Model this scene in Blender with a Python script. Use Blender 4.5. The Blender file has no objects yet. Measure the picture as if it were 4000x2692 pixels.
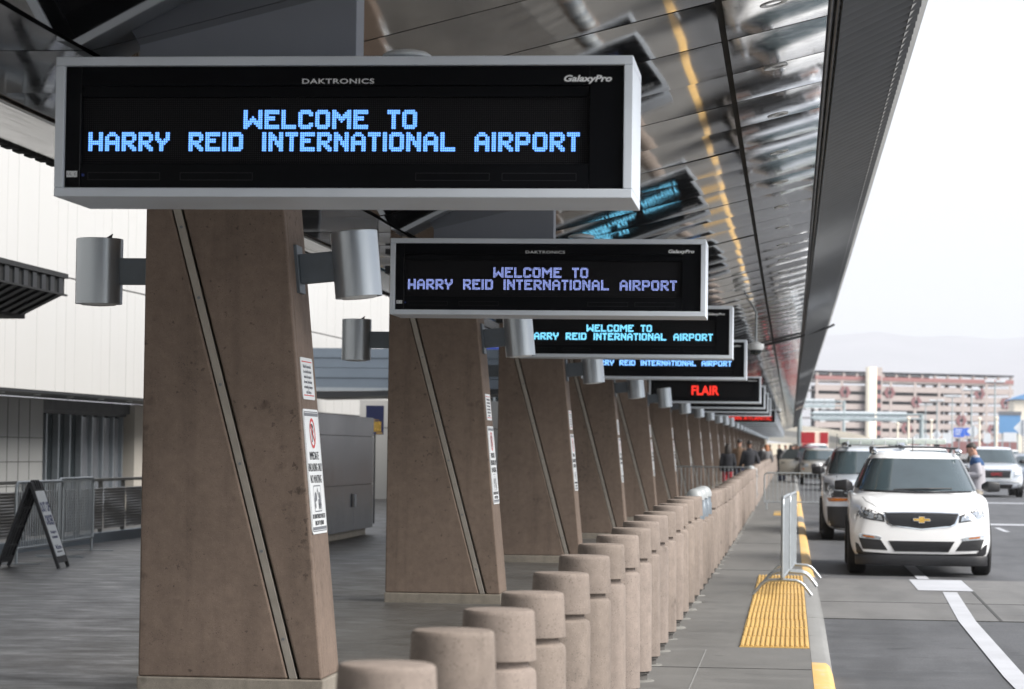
import bpy, bmesh, math, random
from mathutils import Vector, Matrix
from mathutils.bvhtree import BVHTree
R = math.radians
random.seed(7)
scene = bpy.context.scene
COL = scene.collection

# ------------------------------------------------------------------ camera
cd = bpy.data.cameras.new('camera')
cam = bpy.data.objects.new('camera', cd)
COL.objects.link(cam)
EYE = 1.55
cam.matrix_world = Matrix(((0.99458371, -0.00845417, 0.10359428, 0),
                           (0.1031687, -0.04079423, -0.99382697, 0),
                           (0.01262803, 0.9991318, -0.03970107, EYE),
                           (0, 0, 0, 1)))
cd.sensor_width = 36
cd.lens = 94.5
cd.clip_start = .1
cd.clip_end = 40000
cd.dof.use_dof = True
cd.dof.focus_distance = 18.5
cd.dof.aperture_fstop = 4.8
scene.camera = cam

# ------------------------------------------------------------------ sky, sun, exposure
SUN_EL, SUN_AZ = 42, 112          # degrees; azimuth clockwise from +Y (from the road side, a little behind the camera)
w = bpy.data.worlds.new('World')
scene.world = w
w.use_nodes = True
nt = w.node_tree
sky = nt.nodes.new('ShaderNodeTexSky')
sky.sky_type = 'NISHITA'
sky.sun_disc = False
sky.sun_elevation = R(SUN_EL)
sky.sun_rotation = R(SUN_AZ)
sky.air_density = 1.0
sky.dust_density = 1.5
sky.ozone_density = 0.6
veil = nt.nodes.new('ShaderNodeMix')          # thin high cloud: the blue washed most of the way to white
veil.data_type = 'RGBA'
veil.inputs[0].default_value = .72
veil.inputs[7].default_value = (4.0, 4.1, 4.3, 1)
nt.links.new(sky.outputs[0], veil.inputs[6])
nt.links.new(veil.outputs[2], nt.nodes['Background'].inputs[0])
nt.nodes['Background'].inputs[1].default_value = 0.105
sl = bpy.data.lights.new('sun', 'SUN')
sl.energy = 3.0
sl.angle = R(36)
sl.color = (1, .96, .9)
so = bpy.data.objects.new('sun', sl)
COL.objects.link(so)
sdir = Vector((math.sin(R(SUN_AZ)) * math.cos(R(SUN_EL)), math.cos(R(SUN_AZ)) * math.cos(R(SUN_EL)), math.sin(R(SUN_EL))))
so.rotation_euler = sdir.to_track_quat('Z', 'Y').to_euler()
so.location = (0, 0, 60)
vs = scene.view_settings
vs.view_transform = 'Standard'
vs.look = 'None'
vs.exposure = 1.48
vs.gamma = 1
scene.cycles.max_bounces = 8
scene.cycles.diffuse_bounces = 4
scene.cycles.glossy_bounces = 4
scene.cycles.use_denoising = True
scene.cycles.sample_clamp_indirect = 8
EXPO = 2 ** vs.exposure

# ------------------------------------------------------------------ helpers
def tag(o, label=None, cat=None, group=None, kind=None):
    if label: o['label'] = label
    if cat: o['category'] = cat
    if group: o['group'] = group
    if kind: o['kind'] = kind
    return o

def empty(name, loc=(0, 0, 0), rz=0, label=None, cat=None, group=None):
    o = bpy.data.objects.new(name, None)
    COL.objects.link(o)
    o.location = loc
    o.rotation_euler = (0, 0, rz)
    o.empty_display_size = .2
    return tag(o, label, cat, group)

class MB:
    def __init__(s):
        s.v = []; s.f = []
    def add(s, vs, fs):
        n = len(s.v)
        s.v += [tuple(p) for p in vs]
        s.f += [tuple(i + n for i in f) for f in fs]
        return s
    def box(s, x0, y0, z0, x1, y1, z1):
        v = [(x, y, z) for z in (z0, z1) for y in (y0, y1) for x in (x0, x1)]
        return s.add(v, [(0, 2, 3, 1), (4, 5, 7, 6), (0, 1, 5, 4), (2, 6, 7, 3), (0, 4, 6, 2), (1, 3, 7, 5)])
    def quad(s, a, b, c, d):
        return s.add([a, b, c, d], [(0, 1, 2, 3)])
    def prism(s, poly, axis, a, b):
        """poly: 2D points in the two other axes; extruded along axis from a to b"""
        def P(p, t):
            if axis == 'y': return (p[0], t, p[1])
            if axis == 'x': return (t, p[0], p[1])
            return (p[0], p[1], t)
        n = len(poly)
        v = [P(p, a) for p in poly] + [P(p, b) for p in poly]
        f = [tuple(range(n)), tuple(range(2 * n - 1, n - 1, -1))]
        f += [(i, n + i, n + (i + 1) % n, (i + 1) % n) for i in range(n)]
        return s.add(v, f)
    def tube(s, pts, r, n=8, cap=True):
        pts = [Vector(p) for p in pts]
        rings = []
        up = None
        for i, p in enumerate(pts):
            a = pts[max(i - 1, 0)]; b = pts[min(i + 1, len(pts) - 1)]
            d = (b - a).normalized()
            if up is None:
                up = Vector((0, 0, 1)) if abs(d.z) < .9 else Vector((1, 0, 0))
            x = d.cross(up)
            if x.length < 1e-4: x = d.orthogonal()
            x.normalize(); y = x.cross(d).normalized(); up = y
            rr = r[i] if isinstance(r, (list, tuple)) else r
            rings.append([p + (x * math.cos(2 * math.pi * k / n) + y * math.sin(2 * math.pi * k / n)) * rr for k in range(n)])
        return s.loft(rings, cap)
    def loft(s, rings, cap=True):
        n = len(rings[0])
        v = [q for r in rings for q in r]
        f = []
        for i in range(len(rings) - 1):
            for k in range(n):
                f.append((i * n + k, i * n + (k + 1) % n, (i + 1) * n + (k + 1) % n, (i + 1) * n + k))
        if cap:
            f.append(tuple(range(n - 1, -1, -1)))
            f.append(tuple(range((len(rings) - 1) * n, len(rings) * n)))
        return s.add(v, f)
    def lathe(s, prof, n=24, c=(0, 0, 0), axis='z'):
        rings = []
        for r, h in prof:
            ring = []
            for k in range(n):
                a = 2 * math.pi * k / n
                if axis == 'z': ring.append((c[0] + r * math.cos(a), c[1] + r * math.sin(a), c[2] + h))
                else: ring.append((c[0] + h, c[1] + r * math.cos(a), c[2] + r * math.sin(a)))
            rings.append(ring)
        return s.loft(rings)
    def mesh(s, name, m, bevel=0, seg=2, smooth=None):
        me = bpy.data.meshes.new(name)
        bm = bmesh.new()
        vv = [bm.verts.new(p) for p in s.v]
        for f in s.f:
            try: bm.faces.new([vv[i] for i in f])
            except ValueError: pass
        bmesh.ops.recalc_face_normals(bm, faces=bm.faces)
        if bevel:
            es = [e for e in bm.edges if len(e.link_faces) == 2 and e.calc_face_angle(0) > R(28)]
            bmesh.ops.bevel(bm, geom=es, offset=bevel, segments=seg, affect='EDGES', profile=.5, clamp_overlap=True)
        bm.to_mesh(me)
        bm.free()
        if m: me.materials.append(m)
        if smooth is not None:
            for p in me.polygons: p.use_smooth = True
            me.set_sharp_from_angle(angle=R(smooth))
        return me
    def build(s, name, m, parent=None, bevel=0, seg=2, smooth=None):
        return link(name, s.mesh(name, m, bevel, seg, smooth), parent)

def link(name, me, parent=None, loc=None, rot=None):
    o = bpy.data.objects.new(name, me)
    COL.objects.link(o)
    if parent: o.parent = parent
    if loc: o.location = loc
    if rot: o.rotation_euler = rot
    return o

def copy_tree(o, parent=None):
    c = o.copy()
    COL.objects.link(c)
    if parent: c.parent = parent
    for ch in list(o.children): copy_tree(ch, c)
    return c

_txt = {}
def text_mesh(body, size, m, extrude=.0015, align='LEFT', shear=0, bold=0, sx=1.0, spacing=1.0):
    cu = bpy.data.curves.new('lettering', 'FONT')
    cu.body = body; cu.size = size; cu.extrude = extrude; cu.align_x = align; cu.shear = shear
    cu.offset = bold; cu.space_character = spacing; cu.resolution_u = 3
    ob = bpy.data.objects.new('lettering', cu)
    COL.objects.link(ob)
    dg = bpy.context.evaluated_depsgraph_get()
    me = bpy.data.meshes.new_from_object(ob.evaluated_get(dg))
    bpy.data.objects.remove(ob); bpy.data.curves.remove(cu)
    if sx != 1:
        for v in me.vertices: v.co.x *= sx
    me.materials.clear(); me.materials.append(m)
    return me

NUM = ['', 'first', 'second', 'third', 'fourth', 'fifth', 'sixth', 'seventh', 'eighth', 'ninth', 'tenth', 'eleventh', 'twelfth',
       'thirteenth', 'fourteenth', 'fifteenth', 'sixteenth', 'seventeenth', 'eighteenth', 'nineteenth', 'twentieth']
def nth(n):
    if n <= 20: return NUM[n]
    if n < 30: return 'twenty-' + NUM[n - 20]
    if n == 30: return 'thirtieth'
    return 'thirty-' + NUM[n - 30]

# ------------------------------------------------------------------ materials
def principled(name, col, rough=.6, metal=0, spec=.5):
    m = bpy.data.materials.new(name)
    m.use_nodes = True
    b = m.node_tree.nodes['Principled BSDF']
    b.inputs['Base Color'].default_value = (*col, 1)
    b.inputs['Roughness'].default_value = rough
    b.inputs['Metallic'].default_value = metal
    b.inputs['Specular IOR Level'].default_value = spec
    return m, m.node_tree, b

def N(t, kind, **kw):
    n = t.nodes.new(kind)
    for k, v in kw.items():
        if k.startswith('i_'): n.inputs[k[2:].replace('_', ' ')].default_value = v
        else: setattr(n, k, v)
    return n

def coords(t, scale=(1, 1, 1), obj=False):
    mp = N(t, 'ShaderNodeMapping')
    mp.inputs['Scale'].default_value = scale
    if obj:
        tc = N(t, 'ShaderNodeTexCoord'); t.links.new(tc.outputs['Object'], mp.inputs[0])
    else:
        ge = N(t, 'ShaderNodeNewGeometry'); t.links.new(ge.outputs['Position'], mp.inputs[0])
    return mp.outputs[0]

def ramp(t, src, stops):
    r = N(t, 'ShaderNodeValToRGB')
    e = r.color_ramp.elements
    while len(e) < len(stops): e.new(.5)
    for k, (p, c) in enumerate(stops):
        e[k].position = p
        e[k].color = (*c, 1) if isinstance(c, tuple) else (c, c, c, 1)
    t.links.new(src, r.inputs[0])
    return r.outputs[0]

def mul(t, a, b, fac=1.0):
    mx = N(t, 'ShaderNodeMix', data_type='RGBA', blend_type='MULTIPLY')
    mx.inputs[0].default_value = fac
    t.links.new(a, mx.inputs[6])
    if isinstance(b, tuple): mx.inputs[7].default_value = (*b, 1)
    else: t.links.new(b, mx.inputs[7])
    return mx.outputs[2]

def mixc(t, fac, a, b):
    mx = N(t, 'ShaderNodeMix', data_type='RGBA')
    t.links.new(fac, mx.inputs[0])
    for s, q in ((6, a), (7, b)):
        if isinstance(q, tuple): mx.inputs[s].default_value = (*q, 1)
        else: t.links.new(q, mx.inputs[s])
    return mx.outputs[2]

def noise(t, vec, scale, detail=4, rough=.55):
    n = N(t, 'ShaderNodeTexNoise')
    n.inputs['Scale'].default_value = scale; n.inputs['Detail'].default_value = detail; n.inputs['Roughness'].default_value = rough
    t.links.new(vec, n.inputs['Vector'])
    return n.outputs['Fac']

def bump(t, b, h, strength=.2, dist=.01):
    bp = N(t, 'ShaderNodeBump')
    bp.inputs['Strength'].default_value = strength; bp.inputs['Distance'].default_value = dist
    t.links.new(h, bp.inputs['Height'])
    t.links.new(bp.outputs[0], b.inputs['Normal'])

def plain(name, col, rough=.6, metal=0, var=.12, scale=6, spec=.5, bmp=0, vec=(1, 1, 1)):
    """a paint, metal or plastic with a little tonal variation in it"""
    m, t, b = principled(name, col, rough, metal, spec)
    f = noise(t, coords(t, vec), scale, 5)
    c = ramp(t, f, [(.25, tuple(x * (1 - var) for x in col)), (.75, tuple(min(1, x * (1 + var)) for x in col))])
    t.links.new(c, b.inputs['Base Color'])
    rr = ramp(t, f, [(.2, max(0, rough - .06)), (.8, min(1, rough + .08))])
    t.links.new(rr, b.inputs['Roughness'])
    if bmp: bump(t, b, f, bmp, .01)
    return m

def aggregate(name, col, rough=.85, stain=.25, pit=1.0, fleck=True, blots=False):
    """precast concrete: mottled, with dark pits and pale stones"""
    m, t, b = principled(name, col, rough, 0, .3)
    v = coords(t)
    big = noise(t, v, 1.3, 6, .6)
    c = ramp(t, big, [(.3, tuple(x * (1 - stain) for x in col)), (.7, tuple(x * (1 + stain * .6) for x in col))])
    med = noise(t, v, 14, 5, .65)
    c = mul(t, c, ramp(t, med, [(.3, .86), (.7, 1.1)]))
    vo = N(t, 'ShaderNodeTexVoronoi'); vo.inputs['Scale'].default_value = 85
    t.links.new(v, vo.inputs['Vector'])
    ns = noise(t, v, 9, 3)
    add = N(t, 'ShaderNodeMath', operation='MULTIPLY_ADD'); t.links.new(ns, add.inputs[0])
    add.inputs[1].default_value = -.33; t.links.new(vo.outputs['Distance'], add.inputs[2])
    pits = ramp(t, add.outputs[0], [(-0.0, .45), (.02, 1.0)])
    if pit: c = mul(t, c, pits, pit)
    if fleck:
        v2 = N(t, 'ShaderNodeTexVoronoi'); v2.inputs['Scale'].default_value = 95
        t.links.new(v, v2.inputs['Vector'])
        c = mixc(t, ramp(t, v2.outputs['Distance'], [(.1, .42), (.2, 0.0)]), c, tuple(min(1, x * 1.9 + .05) for x in col))
    oi = N(t, 'ShaderNodeObjectInfo')
    c = mul(t, c, ramp(t, oi.outputs['Random'], [(0, (.90, .89, .87)), (1, (1.06, 1.05, 1.05))]))
    wsn = noise(t, coords(t, (9, 9, .5)), 1.0, 4, .6)
    c = mul(t, c, ramp(t, wsn, [(.30, .84), (.5, 1.0)]))
    scf = noise(t, v, 2.6, 4, .6)
    c = mul(t, c, ramp(t, scf, [(.27, .62), (.33, 1.0)]))
    if blots:
        sp = noise(t, v, 7.5, 3, .5)
        c = mul(t, c, ramp(t, sp, [(.28, .82), (.36, 1.0)]))
        cl = noise(t, v, .9, 3, .5)
        s2 = noise(t, v, 26, 2, .5)
        m2 = N(t, 'ShaderNodeMath', operation='MULTIPLY_ADD'); t.links.new(cl, m2.inputs[0]); m2.inputs[1].default_value = -.35; t.links.new(s2, m2.inputs[2])
        c = mul(t, c, ramp(t, m2.outputs[0], [(.08, .6), (.14, 1.0)]))
    t.links.new(c, b.inputs['Base Color'])
    bump(t, b, mul(t, ramp(t, med, [(0, 0.0), (1, 1.0)]), pits), .35, .006)
    return m

def slab(name, col, rough=.55, streak=.25, gloss=.2, fine=.12, vec=(.35, 3, 1), spec=.5, scratch=0, oil=0):
    """cast ground surface with sweeping marks and stains"""
    m, t, b = principled(name, col, rough, 0, spec)
    v = coords(t)
    st = noise(t, coords(t, vec), 2.2, 7, .62)
    big = noise(t, v, .35, 5, .6)
    fn = noise(t, v, 60, 4, .7)
    c = ramp(t, st, [(.3, tuple(x * (1 - streak) for x in col)), (.72, tuple(x * (1 + streak) for x in col))])
    c = mul(t, c, ramp(t, big, [(.3, 1 - streak * .8), (.7, 1 + streak * .4)]))
    c = mul(t, c, ramp(t, fn, [(.3, 1 - fine), (.7, 1 + fine)]))
    spots = noise(t, v, 3.1, 2, .4)
    c = mul(t, c, ramp(t, spots, [(.22, .55), (.3, 1.0)]))
    if scratch:
        sc_ = noise(t, coords(t, (.22, 6.5, 1)), 3.0, 3, .6)
        br = noise(t, v, 5, 3, .6)
        f_ = N(t, 'ShaderNodeMath', operation='MULTIPLY'); t.links.new(ramp(t, sc_, [(.60, 0.0), (.67, 1.0)]), f_.inputs[0]); t.links.new(ramp(t, br, [(.42, 0.0), (.6, scratch)]), f_.inputs[1])
        c = mixc(t, f_.outputs[0], c, tuple(min(1, x * 2.6 + .03) for x in col))
    if oil:
        ol = noise(t, coords(t, (1.3, .22, 1)), 1.4, 4, .55)
        c = mul(t, c, ramp(t, ol, [(.34, 1 - oil), (.55, 1.0)]))
        dp_ = noise(t, v, 1.9, 2, .4)
        c = mul(t, c, ramp(t, dp_, [(.24, .6), (.31, 1.0)]))
    t.links.new(c, b.inputs['Base Color'])
    t.links.new(ramp(t, st, [(.3, max(.05, rough - gloss)), (.7, min(1, rough + gloss * .6))]), b.inputs['Roughness'])
    bump(t, b, fn, .25, .004)
    return m

def emit(name, col, strength):
    m = bpy.data.materials.new(name); m.use_nodes = True
    t = m.node_tree; b = t.nodes['Principled BSDF']
    b.inputs['Base Color'].default_value = (.02, .02, .02, 1)
    b.inputs['Emission Color'].default_value = (*col, 1)
    b.inputs['Emission Strength'].default_value = strength / EXPO
    return m

M = {}
M['column'] = aggregate('brown_precast', (0.187, 0.142, 0.114), .8, .13, .7, True, True)
M['plinth'] = aggregate('pale_plinth_concrete', (.26, .235, .20), .8, .2, .6)
M['bollard'] = aggregate('tan_bollard_concrete', (0.228, 0.191, 0.168), .82, .14, 1.0)
M['bollard_base'] = plain('bollard_grout', (0.15, 0.146, 0.135), .85, 0, .2, 12)
M['foot'] = plain('bollard_foot', (.07, .065, .06), .85, 0, .2, 9)
M['strip'] = plain('weathered_strip_metal', (0.333, 0.302, 0.264), .45, .35, .15, 9)
M['frame'] = plain('silver_sign_paint', (0.675, 0.732, 0.806), .38, .05, .05, 3)
M['hanger'] = plain('grey_hanger_paint', (0.228, 0.246, 0.288), .5, .15, .06, 2)
M['black_gloss'] = plain('black_bezel', (.0025, .003, .0045), .4, 0, .2, 4, .10)
M['lamp'] = plain('satin_aluminium', (0.435, 0.473, 0.51), .30, .6, .07, 5, vec=(1, 1, .1))
M['arm'] = plain('grey_bracket_paint', (.14, .165, .19), .45, .3, .12, 8)
M['white'] = plain('white_sheet', (0.75, 0.775, 0.787), .4, 0, .03, 4)
M['lamp_white'] = plain('pale_lamp_body', (0.298, 0.317, 0.327), .4, 0, .05, 6)
M['ink'] = plain('black_ink', (.03, .03, .035), .5, 0, .1, 4)
M['navy_ink'] = plain('navy_ink', (.03, .04, .13), .5, 0, .1, 4)
M['red_ink'] = plain('red_ink', (.6, .05, .05), .5, 0, .1, 4)
M['grey_ink'] = plain('grey_ink', (.16, .17, .19), .5, 0, .1, 4)
M['logo'] = plain('logo_silver', (.80, .82, .84), .4, 0, .05, 4)
M['plaza'] = slab('plaza_concrete', (0.0961, 0.0917, 0.0852), .5, .24, .2, .3, (.9, 1.1, 1), scratch=.12, oil=.2)
M['sidewalk'] = slab('sidewalk_concrete', (0.132, 0.129, 0.123), .65, .15, .1, .1, (.6, 1.2, 1), scratch=.12, oil=.16)
M['crosswalk'] = slab('crossing_concrete', (0.138, 0.135, 0.131), .7, .2, .1, .14, (.5, 1.5, 1), scratch=.3, oil=.28)
M['asphalt'] = slab('asphalt', (0.0748, 0.077, 0.0825), .75, .22, .12, .45, (.5, 1.3, 1), scratch=.32, oil=.3)
M['ground'] = slab('far_ground', (0.156, 0.15, 0.144), .85, .2, .05, .1, (.05, .05, 1))
M['joint'] = plain('joint_filler', (.05, .05, .05), .9, 0, .2, 8)
M['kerb'] = slab('kerb_concrete', (.20, .20, .195), .75, .12, .08, .12, (2, 1, 1))
def worn(name, paint, under, lo, hi, sc):
    m, t, b = principled(name, paint, .6)
    v = coords(t)
    f = noise(t, v, sc, 7, .7)
    g_ = noise(t, v, 1.1, 4, .6)
    p = ramp(t, g_, [(.3, tuple(x * .82 for x in paint)), (.7, paint)])
    t.links.new(mixc(t, ramp(t, f, [(lo, 0.0), (hi, 1.0)]), p, under), b.inputs['Base Color'])
    bump(t, b, f, .2, .003)
    return m
M['yellow'] = worn('worn_kerb_yellow', (.60, .37, .11), (.42, .36, .26), .52, .66, 7)
M['tactile'] = worn('tactile_yellow', (.54, .35, .11), (.36, .23, .08), .52, .75, 5)
M['line'] = worn('white_road_paint', (.44, .45, .48), (.2, .2, .21), .60, .76, 22)
M['galv'] = plain('galvanised_tube', (.36, .385, .40), .38, .7, .12, 14)
M['white_metal'] = plain('white_wall_panel', (0.422, 0.419, 0.41), .45, 0, .025, 1.2, vec=(1, 6, .25))
M['grey_panel'] = plain('grey_cladding', (0.198, 0.21, 0.231), .2, .3, .04, .6)
M['grey_wall'] = plain('grey_wall_tile', (0.26, 0.264, 0.26), .5, 0, .06, 2)
M['beige_wall'] = plain('beige_wall_stone', (0.39, 0.364, 0.325), .7, 0, .08, 2)
M['dark_frame'] = plain('dark_door_frame', (.026, .028, .031), .4, .3, .1, 4)
M['alu'] = plain('anodised_mullion', (0.312, 0.345, 0.377), .35, .6, .08, 6)
M['awning'] = plain('dark_awning_metal', (.013, .0135, .014), .6, .1, .12, 5)
M['blue_grey'] = plain('blue_grey_cladding', (0.128, 0.158, 0.195), .4, .2, .08, 2)
M['blue_sign'] = plain('blue_sign_panel', (.012, .035, .22), .4, 0, .08, 2)
M['fence'] = plain('fence_metal', (0.13, 0.13, 0.124), .45, .4, .12, 6)
M['slat'] = plain('fence_slat_sheet', (0.124, 0.117, 0.108), .32, .35, .3, 7, vec=(1, .6, 3))
M['black_plastic'] = plain('black_plastic', (.012, .012, .014), .42, 0, .2, 6)
M['shade_cream'] = plain('cream_concrete', (0.828, 0.756, 0.63), .8, 0, .05, .4)
M['ramp_deck'] = plain('ramp_deck_concrete', (.5, .47, .42), .8, 0, .06, .3)
M['garage'] = plain('garage_concrete', (0.354, 0.306, 0.29), .85, 0, .06, .2)
M['garage_red'] = plain('garage_red_band', (.27, .125, .12), .8, 0, .08, .2)
M['garage_dark'] = plain('garage_dark_and_shade', (.012, .012, .018), .9, 0, .3, .15)  # near-black for beam, windows and hubs, and for shade painted inside the decks
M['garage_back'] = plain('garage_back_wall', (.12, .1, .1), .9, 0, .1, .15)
M['emblem'] = plain('garage_emblem_red', (.19, .08, .085), .8, 0, .1, .2)
M['pole'] = plain('pole_grey', (0.364, 0.42, 0.434), .5, .3, .06, 2)
M['sign_back'] = plain('sign_back_aluminium', (0.715, 0.741, 0.767), .4, .2, .04, 2)
M['blue_board'] = plain('blue_board', (0.045, 0.15, 0.63), .5, 0, .05, 1)
M['light_blue'] = plain('pale_blue_board', (0.135, 0.3, 0.54), .5, 0, .06, .5)
M['glass'] = plain('dark_glass', (.012, .018, .02), .04, 0, .2, .8, .6)
M['windscreen'] = plain('car_glass', (.040, .058, .066), .02, 0, .25, 1.2, 1.0)
M['tyre'] = plain('tyre_rubber', (.014, .014, .015), .75, 0, .25, 20)
M['rim'] = plain('alloy_rim', (.45, .46, .48), .3, .8, .08, 8)
M['trim'] = plain('black_trim', (.018, .018, .02), .45, 0, .2, 10)
M['chrome'] = plain('chrome', (.72, .74, .76), .12, 1, .05, 5)
M['lens'] = plain('headlamp_lens', (.42, .45, .48), .1, .5, .4, 28)
M['amber'] = plain('amber_lens', (0.375, 0.11, 0.01), .2, 0, .15, 20)
M['gold'] = plain('gold_badge', (.72, .45, .10), .25, .4, .08, 10)
M['lightbar'] = plain('clear_lightbar', (0.42, 0.462, 0.42), .2, .1, .12, 12)
M['red_paint'] = plain('red_paint', (0.364, 0.0234, 0.0312), .35, 0, .08, 2)
M['suitcase'] = plain('navy_fabric', (.012, .015, .05), .7, 0, .2, 8)

def car_paint(name, col, metal=0, rough=.28):
    m, t, b = principled(name, col, rough, metal)
    f = noise(t, coords(t), 1.7, 4)
    t.links.new(ramp(t, f, [(.3, tuple(x * .95 for x in col)), (.7, col)]), b.inputs['Base Color'])
    b.inputs['Coat Weight'].default_value = .8
    b.inputs['Coat Roughness'].default_value = .04
    return m
M['white_car'] = car_paint('white_car_paint', (0.85, 0.85, 0.85))
M['silver_car'] = car_paint('silver_car_paint', (0.602, 0.634, 0.691), .3)
M['grey_car'] = car_paint('grey_car_paint', (0.195, 0.232, 0.285), .4)
M['beige_car'] = car_paint('beige_car_paint', (0.288, 0.264, 0.224), .3)
M['dark_car'] = car_paint('dark_car_paint', (.03, .035, .045), .2)

M['maroon_car'] = car_paint('maroon_car_paint', (.10, .012, .016))
def mirror_soffit():
    """polished ceiling panels: each one buckles a little differently"""
    m, t, b = principled('polished_soffit', (.50, .50, .51), .06, 1)
    ge = N(t, 'ShaderNodeNewGeometry')
    off = N(t, 'ShaderNodeMath', operation='MULTIPLY'); off.inputs[1].default_value = 37
    t.links.new(ge.outputs['Random Per Island'], off.inputs[0])
    cb = N(t, 'ShaderNodeCombineXYZ'); t.links.new(off.outputs[0], cb.inputs[2])
    ad = N(t, 'ShaderNodeVectorMath', operation='ADD')
    t.links.new(ge.outputs['Position'], ad.inputs[0]); t.links.new(cb.outputs[0], ad.inputs[1])
    mp = N(t, 'ShaderNodeMapping'); mp.inputs['Scale'].default_value = (.8, .55, 1)
    t.links.new(ad.outputs[0], mp.inputs[0])
    f = noise(t, mp.outputs[0], 1.25, 1, .3)
    bump(t, b, f, 1.0, .0045)
    sm = noise(t, ge.outputs['Position'], 7, 5, .6)
    t.links.new(ramp(t, sm, [(.3, .03), (.8, .075)]), b.inputs['Roughness'])
    t.links.new(ramp(t, ge.outputs['Random Per Island'], [(0, (.41, .405, .405)), (1, (.48, .475, .465))]), b.inputs['Base Color'])
    return m
M['soffit'] = mirror_soffit()
M['strip_metal'] = plain('ribbed_metal_edge', (.90, .89, .87), .2, 1.0, .05, 3, bmp=.25, vec=(6, .35, 6))
M['corrugated'] = plain('corrugated_deck', (0.18, 0.188, 0.197), .4, .5, .1, 4)
M['fascia'] = plain('fascia_metal', (0.539, 0.539, 0.523), .45, .2, .08, 2, vec=(1, .3, 5))
M['seam'] = plain('soffit_seam', (.012, .012, .012), .8, 0, .2, 5)
M['roof'] = plain('roof_membrane', (.45, .45, .44), .8, 0, .08, 1)

def led_panel():
    """unlit dot grid behind the lit characters"""
    m, t, b = principled('led_matrix', (.012, .012, .014), .6, 0, .08)
    tc = N(t, 'ShaderNodeTexCoord')
    s = N(t, 'ShaderNodeVectorMath', operation='SCALE'); s.inputs['Scale'].default_value = 1 / .01043
    t.links.new(tc.outputs['Object'], s.inputs[0])
    fr = N(t, 'ShaderNodeVectorMath', operation='FRACTION'); t.links.new(s.outputs[0], fr.inputs[0])
    mp = N(t, 'ShaderNodeVectorMath', operation='SUBTRACT'); mp.inputs[1].default_value = (.5, 0, .5)
    t.links.new(fr.outputs[0], mp.inputs[0])
    mu = N(t, 'ShaderNodeVectorMath', operation='MULTIPLY'); mu.inputs[1].default_value = (1, 0, 1)
    t.links.new(mp.outputs[0], mu.inputs[0])
    ln = N(t, 'ShaderNodeVectorMath', operation='LENGTH'); t.links.new(mu.outputs[0], ln.inputs[0])
    t.links.new(ramp(t, ln.outputs['Value'], [(.25, (.030, .030, .032)), (.34, (.0035, .0035, .005))]), b.inputs['Base Color'])
    return m
M['led_panel'] = led_panel()
M['led_blue'] = emit('led_blue', (.17, .46, 1.25), 1.75)
M['led_white'] = emit('led_white_blue', (.44, .55, 1.2), 1.45)
M['led_pale'] = emit('led_pale_blue', (.26, .60, 1.25), 2.1)
M['led_cyan'] = emit('led_cyan', (.22, .75, 1.1), 2.0)
M['led_red'] = emit('led_red', (1.0, .035, .02), 1.5)
M['headlight_on'] = emit('lit_headlamp', (1, .97, .9), 1.6)
M['downlight'] = plain('downlight_ring', (.62, .63, .63), .3, .6, .05, 9)

# ------------------------------------------------------------------ levels along the kerb
def interp(tab, y):
    if y <= tab[0][0]: return tab[0][1]
    for (a, p), (b, q) in zip(tab, tab[1:]):
        if y <= b: return p + (q - p) * (y - a) / (b - a)
    return tab[-1][1]
G_TAB = [(45, 0), (67, .06), (93, .18), (130, .32), (260, .62), (380, .95), (850, 4.2)]
def g(y): return interp(G_TAB, y)
H_TAB = [(20.5, -.10), (26.0, -.02), (34.7, -.02), (36.4, -.10)]
def rd(y): return g(y) + interp(H_TAB, y)

def sheet(name, xs, ys, zf, m, kind='structure', thick=0):
    b = MB()
    nx, ny = len(xs), len(ys)
    v = [(x, y, zf(x, y)) for y in ys for x in xs]
    f = [(j * nx + i, j * nx + i + 1, (j + 1) * nx + i + 1, (j + 1) * nx + i) for j in range(ny - 1) for i in range(nx - 1)]
    b.add(v, f)
    o = b.build(name, m)
    if kind: o['kind'] = kind
    return o

YS = [-40, -20, 0, 5, 10, 15, 18, 20.5, 21.5, 22.4, 23.3, 24.2, 25.1, 26.0, 28, 30, 32, 34.7, 35.5, 36.4, 38, 42, 45, 50, 56, 61, 67, 75, 84, 93, 105, 118, 130, 160, 200, 230, 260, 300, 340, 380, 420]
sheet('plaza', [-40, -20, -12, -6, -1.62], YS, lambda x, y: g(y), M['plaza'])
sheet('sidewalk', [-1.615, -.8, .165], YS, lambda x, y: g(y), M['sidewalk'])
sheet('road', [.30, 1.5, 3, 6, 12, 20, 45], YS, lambda x, y: rd(y), M['asphalt'])
sheet('ground', [-3000, -300, -41, 0, 46, 300, 3000], [-300, -41, 45, 130, 260, 380, 421, 850, 1300, 9000, 16000],
      lambda x, y: g(y) - .35 - (0 if y < 1000 else .5), M['ground'])
sheet('crosswalk', [.302, 2, 6, 12, 20], [26.1, 28, 30, 32, 34.65], lambda x, y: rd(y) + .004, M['crosswalk'])
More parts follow.
